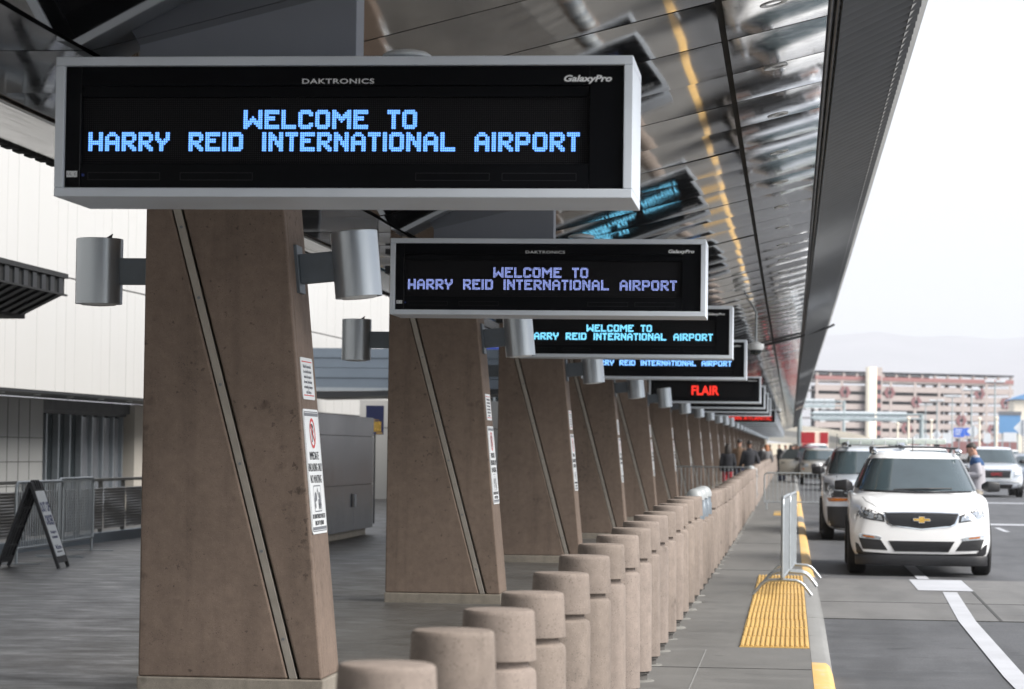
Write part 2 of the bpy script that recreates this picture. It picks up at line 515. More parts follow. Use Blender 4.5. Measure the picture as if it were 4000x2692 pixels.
# pavement joints
b = MB()
for y in (9.0, 13.2, 19.6, 36.2, 47, 58): b.box(-1.6, y, g(y) - .02, .16, y + .012, g(y) + .0035)
b.box(-1.625, -20, -.02, -1.61, 45, .0035)
b.build('pavement_joints', M['joint'])['kind'] = 'structure'
b = MB()
b.prism([(-.66, 6), (-.652, 6), (-.652, 21.4), (-.66, 21.4)], 'z', -.02, .0033)
b.build('pavement_scoring', M['kerb'])['kind'] = 'structure'
b = MB()
b.box(.305, 29.1, -.03, 12, 29.115, -.0125)
b.box(.305, 26.08, -.03, 12, 26.105, -.0125)
b.prism([(2.00, 26.1), (2.03, 26.1), (2.18, 34.65), (2.15, 34.65)], 'z', -.03, -.0125)
b.build('crosswalk_joints', M['joint'])['kind'] = 'structure'

# kerb in stretches
def kerb_piece(y0, y1, m, nm):
    ys = [y for y in YS if y0 < y < y1]
    ys = [y0] + ys + [y1]
    rings = []
    for y in ys:
        t, lo = g(y), rd(y)
        dz = min(.012, (t - lo) * .3)
        rings.append([(.166, y, lo - .2), (.345, y, lo - .2), (.325, y, lo + .01), (.30, y, t - dz * 2), (.27, y, t - dz * .2 + .001), (.166, y, t + .002)])
    o = MB().loft(rings).build(nm, m, smooth=40)
    o['kind'] = 'structure'
    return o
kerb_piece(-40, 20.3, M['yellow'], 'painted_kerb')
kerb_piece(20.303, 34.9, M['kerb'], 'bare_kerb')
kerb_piece(34.903, 61, M['yellow'], 'painted_kerb')
kerb_piece(61.003, 66, M['kerb'], 'bare_kerb')
kerb_piece(66.003, 100, M['yellow'], 'painted_kerb')
kerb_piece(100.003, 420, M['kerb'], 'bare_kerb')
# road markings
b = MB()
yy = [4, 10, 16, 20.5, 21.5, 22.4, 23.3, 24.2, 25.1, 26.0, 28, 30, 31.5]
b.add([(x, y, rd(y) + .009) for y in yy for x in (1.60 + .155 * max(0, y - 26) / 5.5, 1.765 + .155 * max(0, y - 26) / 5.5)],
      [(2 * i, 2 * i + 1, 2 * i + 3, 2 * i + 2) for i in range(len(yy) - 1)])
b.quad((1.49, 31.8, -.011), (2.13, 31.8, -.011), (2.16, 34.55, -.011), (1.50, 34.55, -.011))
for y in range(41, 300, 9):
    b.quad((4.6, y, rd(y) + .008), (4.72, y, rd(y) + .008), (4.72, y + 3, rd(y + 3) + .008), (4.6, y + 3, rd(y + 3) + .008))
b.quad((1.7, 36.5, rd(36.5) + .008), (1.86, 36.5, rd(36.5) + .008), (1.86, 50, rd(50) + .008), (1.7, 50, rd(50) + .008))
for y in (64, 88): b.quad((3.2, y, rd(y) + .009), (14, y, rd(y) + .009), (14, y + 1.2, rd(y + 1.2) + .009), (3.2, y + 1.2, rd(y + 1.2) + .009))
b.build('road_markings', M['line'])['kind'] = 'structure'

# tactile paving: ribbed yellow tiles let into the kerb ramp
def tactile(x0, x1, y0, y1, label):
    root = empty('tactile_paving', (0, y0, g(y0)), 0, label, 'tactile paving', 'yellow tactile paving strips')
    ny = max(1, round((y1 - y0) / 1.2))
    b = MB()
    for j in range(ny):
        a, c = (y1 - y0) * j / ny, (y1 - y0) * (j + 1) / ny - .012
        dz = random.uniform(0, .004)
        b.box(x0, a, -.02, x1, c, .006 + dz)
    b.build('tile', M['tactile'], root)
    b = MB()
    nx = 14
    for j in range(ny):
        a, c = (y1 - y0) * j / ny + .03, (y1 - y0) * (j + 1) / ny - .04
        sh = random.uniform(-.003, .003)
        for i in range(nx):
            x = x0 + (x1 - x0) * (i + .5) / nx + sh
            b.prism([(x - .013, .005), (x + .013, .005), (x + .007, .020), (x - .007, .020)], 'y', a, c)
    b.build('rib', M['tactile'], root)
tactile(-.40, .160, 21.75, 34.6, 'long ribbed yellow tactile strip under the three-footed barrier feet')
tactile(-.42, .15, 66.5, 77.5, 'short yellow tactile strip behind the barrier across the pavement')

# ------------------------------------------------------------------ canopy
Y0, Y1 = -60, 385
def cz(x):  # soffit height above the local ground
    return 3.49 + (x + 3.455) * .25 if x > -3.455 else 3.49
canopy = empty('canopy', (0, 0, 0), 0, 'long canopy with a polished panelled soffit and ribbed dark eave over the pavement', 'canopy')
b = MB()
rows = [(-4.38, -3.475), (-3.435, -.474), (-.434, .21)]
y = Y0
PAN = 1.55
k = 0
while y < Y1:
    for (xa, xb) in rows:
        tx, ty = random.gauss(0, .0022), random.gauss(0, .0012)
        sag = random.uniform(.0016, .0040)            # each sheet is slightly pillowed along the road
        NS = 10
        v = []
        for q in range(NS + 1):
            u = q / NS * 2 - 1
            yv = y + PAN / 2 + u * (PAN / 2 - .010)
            for xv in (xa, xb):
                v.append((xv, yv, cz(xv) + g(yv) - sag * (1 - u * u) + tx * (xv - (xa + xb) / 2) + ty * u))
        b.add(v, [(2 * q, 2 * q + 2, 2 * q + 3, 2 * q + 1) for q in range(NS)])
    y += PAN
o = b.build('soffit_panel', M['soffit'], canopy, smooth=20)
# dark backing above the joints and the roof itself
def strip(bm_, pts, ys, close=False):
    n = len(pts)
    v = [(x, yv, z + g(yv)) for yv in ys for x, z in pts]
    f = []
    for j in range(len(ys) - 1):
        for i in range(n if close else n - 1):
            f.append((j * n + i, j * n + (i + 1) % n, (j + 1) * n + (i + 1) % n, (j + 1) * n + i))
    if close:
        f.append(tuple(range(n))); f.append(tuple(range((len(ys) - 1) * n, len(ys) * n)))
    bm_.add(v, f)
CY = [Y0] + [y for y in YS if y > Y0 and y < Y1 and (y > 40 or y < 0)] + [Y1]
b = MB()
strip(b, [(-4.4, 3.53), (-3.455, 3.53), (.2, cz(.2) + .04), (.2, cz(.2) + .09), (-3.455, 3.6), (-4.4, 3.6)], CY, True)
b.build('backing_sheet', M['seam'], canopy)
b = MB()
strip(b, [(-8.1, 4.78), (-4.4, 3.62), (-3.455, 3.62), (.25, 4.52), (.90, 4.86), (.9, 5.0), (-3.4, 4.5), (-8.1, 4.95)], CY, True)
b.build('roof_deck', M['roof'], canopy)
# gutter beside the mirror, corrugated eave and fascia on the road side
b = MB()
for xo, zo, r_ in ((.232, 4.405, .016), (.275, 4.43, .02)):
    strip(b, [(xo + r_ * math.cos(a), zo + r_ * math.sin(a)) for a in [k * math.pi / 3 for k in range(6)]], CY, True)
b.build('gutter', M['dark_frame'], canopy, smooth=60)
b = MB()
v = []; f = []
PR = .30
n = int((Y1 - Y0) / PR)
prof = [(0, 0), (.07, -.002), (.11, -.05), (.18, -.075), (.25, -.05), (.29, -.004)]
rows_ = [(.30, 4.43), (.44, 4.50), (.86, 4.70)]
cnt = 0
for k in range(n):
    for dy, dz in prof:
        yv = Y0 + k * PR + dy
        for x, z in rows_: v.append((x, yv, z + dz + g(yv)))
        cnt += 1
f = [(3 * i + j, 3 * i + j + 1, 3 * i + j + 4, 3 * i + j + 3) for i in range(cnt - 1) for j in range(2)]
b.add(v, f)
b.build('corrugated_eave', M['corrugated'], canopy, smooth=30)
b = MB()
y = Y0
while y < Y1:
    e = min(y + 6.1, Y1)
    gg = [q for q in CY if y < q < e - .01]
    strip(b, [(.79, 4.60), (.935, 4.765), (.95, 4.95), (.88, 4.95)], [y] + gg + [e - .012], True)
    y = e
b.build('fascia', M['fascia'], canopy)
# bright ribbed edge toward the building, with its toothed border
b = MB()
strip(b, [(-4.40, 3.475), (-4.44, 3.475), (-8.0, 4.65), (-8.05, 4.75), (-4.40, 3.6)], CY, True)
b.build('ribbed_edge', M['strip_metal'], canopy)
b = MB()
for k in range(int((90 - Y0) / .42)):
    y = Y0 + k * .42
    b.prism([(y, 4.66 + g(y)), (y + .34, 4.66 + g(y)), (y + .28, 4.58 + g(y)), (y + .05, 4.58 + g(y))], 'x', -8.03, -7.9)
b.build('edge_tooth', M['seam'], canopy)
b = MB()
for k in range(0, 14):
    y = Y0 + 6 + k * 9.3
    b.tube([(-5.6, y, 3.82 + g(y)), (-5.6, y + 6.4, 3.82 + g(y))], .014, 6)
    for q in (.2, 2.4, 4.6, 6.3): b.box(-5.63, y + q, 3.80 + g(y), -5.57, y + q + .05, 3.875 + g(y))
b.build('edge_rod', M['seam'], canopy)
b = MB()
b.tube([(-1.5, 65.5, cz(-1.5) + .02), (.2, 65.5, 4.42), (.9, 65.5, 4.66), (1.02, 65.5, 4.72)], .028, 8)
b.build('drain_pipe', M['dark_frame'], canopy, smooth=60)

# recessed downlights in the outer soffit panels
ring = MB().lathe([(.055, .02), (.055, -.004), (.085, -.006), (.088, 0), (.088, .02)], 24).mesh('trim_ring', M['downlight'], smooth=40)
cone = MB().lathe([(.0, .012), (.053, .012), (.053, .018)], 20).mesh('reflector', M['chrome'], smooth=40)
for k in range(30):
    y = 13.75 + 2.72 * k
    x = -.13
    o = empty('downlight', (x, y, cz(x) + g(y) - .004), 0,
              nth(k + 1) + ' round recessed downlight from the near end of the polished soffit', 'downlight', 'recessed downlights in the soffit')
    o.rotation_euler = (0, -math.atan(.25), 0)
    link('trim_ring', ring, o); link('reflector', cone, o)

# dome cameras hanging below the soffit
def cctv(x, y, drop, label):
    z = cz(x) + g(y)
    r_ = empty('security_camera', (x, y, z), 0, label, 'security camera', 'dome cameras under the soffit')
    MB().tube([(0, 0, .03), (0, 0, -drop)], .022, 10).build('stem', M['galv'], r_, smooth=50)
    MB().lathe([(.03, -drop + .02), (.11, -drop - .02), (.15, -drop - .03), (.15, -drop - .1), (.12, -drop - .14)], 20).build('housing', M['white'], r_, smooth=40)
    MB().lathe([(.118, -drop - .139), (.10, -drop - .21), (.04, -drop - .235)], 20).build('dome', M['glass'], r_, smooth=60)
cctv(-.67, 50.4, .56, 'white dome security camera hanging on a long stem beside the fourth sign')
cctv(-.67, 139, .6, 'small far white dome camera hanging near the red lettered sign far down')

# ------------------------------------------------------------------ columns
SP = 11.07
CF = 16.75      # front face of the first column
NCOL = 29
C_OFF = [0, .65, 1.35, 1.9, 1.8] + [1.6] * 40   # the bays are not quite even near the camera
def col_y(i): return CF + SP * i - C_OFF[i]
def column_parts():
    # local origin: ground, front face at y=0; x in world terms
    L, RB, RT, T, Z0, Z1 = -4.10, -2.915, -3.215, .66, .10, 3.35
    def xr(z): return RB + (RT - RB) * (z - .03) / 3.08
    def xs(z): return -3.085 + (-3.915 + 3.085) * (z - .03) / 3.08      # strip centre line
    hw = .036
    b = MB()
    b.prism([(L, Z0), (xs(Z0) - hw, Z0), (xs(Z1) - hw, Z1), (L, Z1)], 'y', 0, .08)
    b.prism([(xs(Z0) + hw + .006, Z0), (xr(Z0), Z0), (xr(Z1), Z1), (xs(Z1) + hw + .006, Z1)], 'y', 0, .08)
    b.prism([(L, Z0), (xr(Z0), Z0), (xr(Z1), Z1), (L, Z1)], 'y', .0801, T)
    shaft = b.mesh('shaft', M['column'], bevel=.012, seg=2)
    b = MB()
    b.prism([(xs(Z0) - hw + .01, Z0 + .0), (xs(Z0) + hw - .01, Z0), (xs(3.3) + hw - .01, 3.3), (xs(3.3) - hw + .01, 3.3)], 'y', .006, .078)
    st = b.mesh('strip', M['strip'], bevel=.004)
    b = MB()
    for z in (.35, .9, 1.45, 1.95, 2.5, 2.95):
        b.lathe([(.011, -.006), (.011, .004)], 10, (0, 0, 0))
    b = MB()
    for z in (.35, .9, 1.45, 1.95, 2.5, 2.95):
        x = xs(z)
        b.add([(x + .01 * math.cos(a), .002, z + .01 * math.sin(a)) for a in [k * math.pi / 4 for k in range(8)]] +
              [(x + .01 * math.cos(a), .0075, z + .01 * math.sin(a)) for a in [k * math.pi / 4 for k in range(8)]],
              [tuple(range(8))] + [(k, (k + 1) % 8, 8 + (k + 1) % 8, 8 + k) for k in range(8)])
    bolts = b.mesh('bolt', M['grey_ink'])
    b = MB().box(L - .008, -.008, -.05, xr(.1) + .012, T + .008, .098)
    pl = b.mesh('plinth', M['plinth'], bevel=.01)
    b = MB().box(L - .045, -.03, 3.352, xr(3.35) + .02, T + .03, 3.43)
    cap = b.mesh('cap', M['dark_frame'], bevel=.006)
    b = MB().box(-4.0, .08, 3.43, -3.4, T - .08, 3.56)
    neck = b.mesh('neck', M['dark_frame'])
    return dict(shaft=shaft, strip=st, bolt=bolts, plinth=pl, cap=cap, neck=neck), xr
CP, XR = column_parts()
for i in range(NCOL):
    y = col_y(i)
    root = empty('column', (0, y, g(y)), 0,
                 nth(i + 1) + ' brown precast column from the camera, with a slanting metal strip down its face', 'column', 'brown columns along the plaza')
    for nm, me in CP.items():
        if i > 11 and nm in ('bolt',): continue
        link(nm, me, root)

# wall lamps: an upright drum on the left of each column and a leaning one on its right
def drum(n=32):
    return MB().lathe([(.0, -.2), (.125, -.2), (.135, -.212), (.152, -.212), (.152, .208), (.148, .212), (.0, .212)], n).mesh('drum', M['lamp'], smooth=35)
drum_m = drum()
lens_m = MB().lathe([(.02, -.205), (.12, -.206), (.11, -.22), (.05, -.225)], 24).mesh('lens', M['white'], smooth=50)
fin_m = MB().prism([(.03, .21), (.085, .245), (.075, .21)], 'y', -.01, .01).mesh('fin', M['black_plastic'])
ang = math.atan(.0975)
for i in range(NCOL):
    y = col_y(i) + .33
    z0 = g(y)
    a = empty('wall_lamp', (-4.485, y, 2.685 + z0), 0, 'upright grey drum lamp on the left side of the ' + nth(i + 1) + ' column', 'wall lamp', 'drum lamps on the left of the columns')
    link('drum', drum_m, a); link('lens', lens_m, a); link('fin', fin_m, a)
    if i == 0:
        arm_l = MB().box(.125, -.045, -.085, .38, .045, .085).mesh('arm', M['arm'], bevel=.004)
        arm_r = MB().box(-.36, -.05, -.095, -.125, .05, .095).mesh('arm', M['arm'], bevel=.004)
        plate_r = MB().box(-.385, -.1, -.155, -.361, .1, .155).mesh('mounting_plate', M['arm'], bevel=.003)
    link('arm', arm_l, a)
    zz = 2.74
    x = XR(zz) + .386 * math.cos(ang)
    a = empty('wall_lamp', (x, y, zz + z0), 0, 'leaning silver drum lamp on the right side of the ' + nth(i + 1) + ' column', 'wall lamp', 'drum lamps on the right of the columns')
    a.rotation_euler = (0, -ang, 0)
    link('drum', drum_m, a); link('lens', lens_m, a); link('arm', arm_r, a); link('mounting_plate', plate_r, a)

# notices on the right faces of the columns. local frame: x along +Y, y up the slope, z out of the face
def rrect(w_, h_, r_, n=5):
    p = []
    for cx, cy, a0 in ((w_ / 2 - r_, h_ / 2 - r_, 0), (-w_ / 2 + r_, h_ / 2 - r_, 90), (-w_ / 2 + r_, -h_ / 2 + r_, 180), (w_ / 2 - r_, -h_ / 2 + r_, 270)):
        for k in range(n + 1):
            t = R(a0 + 90 * k / n); p.append((cx + r_ * math.cos(t), cy + r_ * math.sin(t)))
    return p
def frame_strip(b, w_, h_, r_, t_, z0, z1):
    o_ = rrect(w_, h_, r_); i_ = rrect(w_ - 2 * t_, h_ - 2 * t_, max(.001, r_ - t_))
    n = len(o_)
    v = [(p[0], p[1], z1) for p in o_] + [(p[0], p[1], z1) for p in i_]
    b.add(v, [(k, (k + 1) % n, n + (k + 1) % n, n + k) for k in range(n)])
    return b
W1, H1, W2, H2 = .54, .80, .46, .27
plate1 = MB().prism(rrect(W1, H1, .035), 'z', 0, .006).mesh('plate', M['white'])
bord1 = MB()
frame_strip(bord1, W1 - .03, H1 - .03, .025, .006, 0, .0075)
bord1.add([(-.24, .355, .0078), (.24, .355, .0078), (.24, .375, .0078), (-.24, .375, .0078)], [(0, 1, 2, 3)])
bord1.add([(-.24, -.375, .0078), (.24, -.375, .0078), (.24, -.355, .0078), (-.24, -.355, .0078)], [(0, 1, 2, 3)])
bord1 = bord1.mesh('border', M['grey_ink'])
def ring_mesh():
    b = MB()
    n = 28
    v = []
    for r_ in (.098, .078):
        v += [(r_ * math.cos(2 * math.pi * k / n), .245 + r_ * math.sin(2 * math.pi * k / n), .008) for k in range(n)]
    b.add(v, [(k, (k + 1) % n, n + (k + 1) % n, n + k) for k in range(n)])
    c, s = math.cos(R(-45)), math.sin(R(-45))
    q = [(-.085, -.009), (.085, -.009), (.085, .009), (-.085, .009)]
    b.add([(x * c - y_ * s, .245 + x * s + y_ * c, .0086) for x, y_ in q], [(0, 1, 2, 3)])
    return b.mesh('prohibition_ring', M['red_ink'])
ringm = ring_mesh()
def tow_mesh():
    b = MB()
    frame_strip(b, .26, .17, .02, .007, 0, .008)
    b.v = [(x, y_ - .175, z) for x, y_, z in b.v]
    def poly(p): b.add([(x, y_ - .175, .0082) for x, y_ in p], [tuple(range(len(p)))])
    poly([(-.105, -.03), (-.03, -.005), (-.03, .015), (-.055, .045), (-.085, .035), (-.105, .0)])
    poly([(.02, -.045), (.105, -.045), (.105, .01), (.085, .04), (.06, .04), (.06, -.005), (.02, -.005)])
    poly([(.0, .068), (.012, .068), (.06, .0), (.045, .0)])
    poly([(.0, .066), (.006, .06), (-.03, -.02), (-.036, -.018)])
    for cx, cy in ((-.09, -.045), (.04, -.052), (.085, -.052)):
        poly([(cx + .019 * math.cos(k * math.pi / 6), cy + .019 * math.sin(k * math.pi / 6)) for k in range(12)])
    return b.mesh('tow_symbol', M['grey_ink'])
towm = tow_mesh()
txt1 = [(text_mesh(s, sz, M['ink'], .0005, 'CENTER', sx=sx), yy_) for s, sz, yy_, sx in
        (('IMMEDIATE', .075, .075, .86), ('UNLOADING ONLY', .075, .0, .72), ('NO WAITING', .075, -.075, .86),
         ('NO UNATTENDED VEHICLES', .042, -.302, .80), ('FINES UP TO $500.00', .042, -.345, .8))]
txtP = text_mesh('P', .16, M['ink'], .0005, 'CENTER', bold=.004)
plate2 = MB().prism(rrect(W2 * .92, H2, .025), 'z', 0, .005).mesh('plate', M['white'])
b2 = MB()
b2.add([(-.18, .105, .0056), (.18, .105, .0056), (.18, .112, .0056), (-.18, .112, .0056)], [(0, 1, 2, 3)])
b2.add([(-.18, -.112, .0056), (.18, -.112, .0056), (.18, -.105, .0056), (-.18, -.105, .0056)], [(0, 1, 2, 3)])
b2 = b2.mesh('red_rule', M['red_ink'])
NOTE = ['Vehicles left unattended at', 'the curb will be cited and', 'towed at the expense of', 'the owner. Active loading', 'and unloading of passengers', 'only. Thank you.']
txt2 = [(text_mesh(s, .031, M['grey_ink'], .0004, 'CENTER', sx=.86), .068 - k * .033) for k, s in enumerate(NOTE)]
def face_matrix(y, z, out=.0):
    n = Vector((math.cos(ang), 0, math.sin(ang))); up = Vector((-math.sin(ang), 0, math.cos(ang)))
    p = Vector((XR(z), y, z + g(y))) + n * out
    m = Matrix.Identity(4)
    for r_ in range(3):
        m[r_][0] = (0, 1, 0)[r_]; m[r_][1] = up[r_]; m[r_][2] = n[r_]; m[r_][3] = p[r_]
    return m
for i in range(24):
    y = col_y(i) + .335
    r1 = empty('tow_notice', (0, 0, 0), 0, 'tall white tow-away notice on the right face of the ' + nth(i + 1) + ' column', 'notice', 'tow-away notices on the columns')
    r1.matrix_world = face_matrix(y, 1.405, .001)
    link('plate', plate1, r1); link('border', bord1, r1)
    if i < 10:
        link('prohibition_ring', ringm, r1); link('tow_symbol', towm, r1)
        link('letter', txtP, r1, (0, .192, .0066))
        for me, yy_ in txt1: link('lettering', me, r1, (0, yy_, .0072))
    r2 = empty('small_notice', (0, 0, 0), 0, 'small white notice with red rules on the ' + nth(i + 1) + ' column, above the tow notice', 'notice', 'small red-ruled notices on the columns')
    r2.matrix_world = face_matrix(y, 1.405 + .595, .001)
    link('plate', plate2, r2); link('red_rule', b2, r2)
    if i < 6:
        for me, yy_ in txt2: link('lettering', me, r2, (0, yy_, .0058))

# ------------------------------------------------------------------ message signs
GL = {
'H': ['XX...XX'] * 4 + ['XXXXXXX'] * 2 + ['XX...XX'] * 3,
'A': ['..XXX..', '.XXXXX.', 'XX...XX', 'XX...XX', 'XXXXXXX', 'XXXXXXX', 'XX...XX', 'XX...XX', 'XX...XX'],
'R': ['XXXXXX.', 'XXXXXXX', 'XX...XX', 'XX...XX', 'XXXXXX.', 'XXXXX..', 'XX.XXX.', 'XX..XXX', 'XX...XX'],
'Y': ['XX...XX', 'XX...XX', 'XX...XX', 'XXX.XXX', '.XXXXX.', '..XXX..', '..XX...', '..XX...', '..XX...'],
'E': ['XXXXXXX', 'XXXXXXX', 'XX.....', 'XXXXX..', 'XXXXX..', 'XX.....', 'XX.....', 'XXXXXXX', 'XXXXXXX'],
'I': ['XX'] * 9,
'D': ['XXXXXX.', 'XXXXXXX'] + ['XX...XX'] * 5 + ['XXXXXXX', 'XXXXXX.'],
'N': ['XX...XX', 'XXX..XX', 'XXXX.XX', 'XXXX.XX', 'XX.XXXX', 'XX.XXXX', 'XX..XXX', 'XX...XX', 'XX...XX'],
'T': ['XXXXXX', 'XXXXXX'] + ['..XX..'] * 7,
'O': ['.XXXXX.', 'XXXXXXX'] + ['XX...XX'] * 5 + ['XXXXXXX', '.XXXXX.'],
'L': ['XX.....'] * 7 + ['XXXXXXX'] * 2,
'P': ['XXXXXX.', 'XXXXXXX', 'XX...XX', 'XX...XX', 'XXXXXXX', 'XXXXXX.', 'XX.....', 'XX.....', 'XX.....'],
'W': ['XX.....XX', 'XX.....XX', 'XX.....XX', 'XX..X..XX', 'XX.XXX.XX', 'XXXXXXXXX', 'XXXX.XXXX', 'XXX...XXX', 'XX.....XX'],
'M': ['XX.....XX', 'XXX...XXX', 'XXXX.XXXX', 'XXXXXXXXX', 'XX.XXX.XX', 'XX..X..XX', 'XX.....XX', 'XX.....XX', 'XX.....XX'],
'C': ['.XXXXX.', 'XXXXXXX', 'XX...XX', 'XX.....', 'XX.....', 'XX.....', 'XX...XX', 'XXXXXXX', '.XXXXX.'],
}
PT = .01043
def dots(lines, rad, sides):
    b = MB()
    for text, x0, zb in lines:
        cx = 0
        for ch in text:
            if ch == ' ': cx += 8; continue
            gl = GL[ch]
            for r_, row in enumerate(gl):
                for c_, q in enumerate(row):
                    if q == 'X':
                        x = x0 + (cx + c_ + .5) * PT; z = zb + (8 - r_ + .5) * PT
                        b.add([(x + rad * math.cos(2 * math.pi * (k + .5) / sides), 0, z + rad * math.sin(2 * math.pi * (k + .5) / sides)) for k in range(sides)], [tuple(range(sides))])
            cx += len(gl[0]) + 1
    return b
WELCOME = [('WELCOME TO', .153 + 74 * PT, .338), ('HARRY REID INTERNATIONAL AIRPORT', .153, .229)]
SW, SH, SD, SX, SZ = 2.83, .686, .68, -3.597, 2.757
bd = .044
def sign_parts():
    P = {}
    b = MB()
    b.box(0, .0, 0, SW, SD, bd); b.box(0, .0, SH - bd, SW, SD, SH)
    b.box(0, .0, bd + .0005, bd, SD, SH - bd - .0005); b.box(SW - bd, .0, bd + .0005, SW, SD, SH - bd - .0005)
    b.box(bd + .0005, SD - .05, bd + .0005, SW - bd - .0005, SD - .002, SH - bd - .0005)
    P['housing'] = b.mesh('housing', M['frame'], bevel=.004)
    b = MB()   # bezel with the display opening
    x0, x1, z0, z1 = .123, 2.62, .168, .492
    a0, a1, c0, c1 = bd + .001, SW - bd - .001, bd + .001, SH - bd - .001
    b.box(a0, .03, c0, x0, .09, c1); b.box(x1, .03, c0, a1, .09, c1)
    b.box(x0 + .0005, .034, c0, x1 - .0005, .09, z0); b.box(x0 + .0005, .03, z1 + .055, x1 - .0005, .09, c1)
    b.box(x0 + .0005, .045, z1 + .0005, x1 - .0005, .09, z1 + .0545)
    P['bezel'] = b.mesh('bezel', M['black_gloss'], bevel=.003)
    P['display'] = MB().box(x0 - .01, .062, z0 - .01, x1 + .01, .085, z1 + .02).mesh('display', M['led_panel'])
    b = MB()
    P['divider_line'] = MB().box(.118, .0275, .05, .122, .0298, .51).mesh('divider_line', M['dark_frame'])
    ap = []
    for q in (.16, .62, 1.78, 2.20):
        b = MB()
        o_, i_ = [(q, .085), (q + .36, .085), (q + .36, .122), (q, .122)], [(q + .002, .087), (q + .358, .087), (q + .358, .12), (q + .002, .12)]
        b.add([(x, .0328, z) for x, z in o_ + i_], [(k, (k + 1) % 4, 4 + (k + 1) % 4, 4 + k) for k in range(4)])
        ap.append(b.mesh('access_panel', M['dark_frame']))
    P['access'] = ap
    P['sticker'] = MB().box(.055, .0275, .098, .108, .0299, .128).mesh('sticker', M['white'])
    P['sensor'] = MB().box(.13, .031, .103, .142, .0338, .115).mesh('sensor', M['blue_sign'])
    P['hanger'] = MB().box(.36, .22, SH + .001, 1.45, .45, SH + .95).mesh('hanger', M['hanger'], bevel=.004)
    b = MB().lathe([(.05, 0), (.05, .022), (.118, .026), (.122, .036), (.10, .052), (.05, .062), (.0, .064)], 28, (1.70, .24, SH))
    P['antenna'] = b.mesh('antenna', M['white'], smooth=40)
    return P
SPT = sign_parts()
# hanger top follows the slope of the soffit
for v in SPT['hanger'].vertices:
    if v.co.z > SH + .5: v.co.z = cz(SX + v.co.x) - SZ + .01
mk = text_mesh('DAKTRONICS', .034, M['logo'], .0006, 'LEFT', bold=.0004, sx=1.58, spacing=1.08)
gp = text_mesh('GalaxyPro', .042, M['logo'], .0006, 'LEFT', shear=.25, bold=.0014, sx=1.32)
ul = text_mesh('UL  E', .02, M['grey_ink'], .0004, 'LEFT')
d_hi = dots(WELCOME, .0050, 8).mesh('message', M['led_blue'])
d_w = dots(WELCOME, .0038, 6).mesh('message', M['led_white'])
d_c = dots(WELCOME, .0058, 4).mesh('message', M['led_cyan'])
d_b = dots(WELCOME, .0062, 4).mesh('message', M['led_pale'])
flair = text_mesh('FLAIR', .325, M['led_red'], .001, 'CENTER', bold=.007, sx=.86)
virgin = text_mesh('VIRGIN ATLANTIC', .27, M['led_red'], .001, 'CENTER', bold=.004, sx=1.05, spacing=1.05)
SLAB = {1: 'nearest hanging message sign with large blue welcome lettering, top left', 2: 'second hanging message sign with thin violet-white welcome lettering',
        3: 'third hanging message sign with cyan welcome lettering', 4: 'fourth hanging message sign whose blue welcome lettering is half hidden',
        6: 'hanging message sign with one short red word', 12: 'far hanging message sign with a long red name partly hidden'}
for i in [1, 2, 3, 4, 6, 7, 8, 9, 12] + list(range(13, 28)):
    y = 12.8 + SP * (i - 1)
    lab = SLAB.get(i) or ('dark blank message sign hanging before the ' + nth(i) + ' column')
    r_ = empty('message_sign', (SX, y, SZ + g(y) + {3: .03, 4: .058}.get(i, .01)), 0, lab, 'message sign', 'message signs hanging along the canopy')
    for nm, me in SPT.items():
        if i > 4 and nm in ('access', 'divider_line', 'sticker', 'sensor'): continue
        for m_ in (me if isinstance(me, list) else [me]): link('access_panel' if nm == 'access' else nm, m_, r_)
    if i < 9:
        link('maker_mark', mk, r_, (1.215, .0288, .556), (R(90), 0, 0)); link('model_mark', gp, r_, (2.49, .0288, .565), (R(90), 0, 0))
    if i < 4: link('sticker_print', ul, r_, (.058, .0268, .106), (R(90), 0, 0))
    if i in (1, 2, 3, 4): link('message', {1: d_hi, 2: d_w, 3: d_c, 4: d_b}[i], r_, (0, .0605, 0))
    if i == 6: link('message', flair, r_, (1.41, .06, .21), (R(90), 0, 0))
    if i == 12: link('message', virgin, r_, (1.41, .06, .165), (R(90), 0, 0))

# ------------------------------------------------------------------ bollards
BX = -1.088
cap_m = MB().lathe([(.0, .995), (.119, .995), (.128, .9915), (.133, .984), (.1345, .972), (.143, .806), (.142, .80), (.0, .80)], 40).mesh('cap', M['bollard'], smooth=35)
post_m = MB().lathe([(.114, .801), (.114, .774), (.130, .768), (.1395, .760), (.1435, .742), (.150, .075), (.148, .068), (.0, .068)], 40).mesh('post', M['bollard'], smooth=35)
foot_m = MB().lathe([(.135, .067), (.135, .05), (.122, .049), (.122, .0)], 28).mesh('foot', M['foot'], smooth=35)
pad_m = MB().lathe([(.15, .012), (.165, .008), (.175, .0), (.175, -.02)], 20).mesh('pad', M['bollard_base'], smooth=50)
capf = MB().lathe([(.0, .995), (.118, .995), (.134, .95), (.142, .80), (.0, .80)], 14).mesh('cap', M['bollard'], smooth=35)
postf = MB().lathe([(.124, .801), (.124, .778), (.143, .75), (.150, .01), (.0, .0)], 14).mesh('post', M['bollard'], smooth=35)
DOMES = {17, 18, 19, 48}
BY0, BS = 7.24, 1.392
dome_h = MB().lathe([(.0, 1.15), (.03, 1.148), (.06, 1.137), (.085, 1.112), (.102, 1.075), (.107, 1.035), (.107, 1.02), (.06, 1.018)], 28).mesh('hood', M['lamp_white'], smooth=50)
dome_l = MB().lathe([(.095, 1.017), (.1, .95), (.108, .94), (.112, .80), (.04, .80)], 24).mesh('lamp_body', M['arm'], smooth=40)
B_TAB = [(7.2, -.016), (8.6, -.024), (10, -.035), (11.5, -.036), (12.9, -.011), (14.3, .006), (15.7, .022), (21.3, .072), (28, .10), (43, .03), (66, .08), (92, .1), (139, .0), (256, .08)]
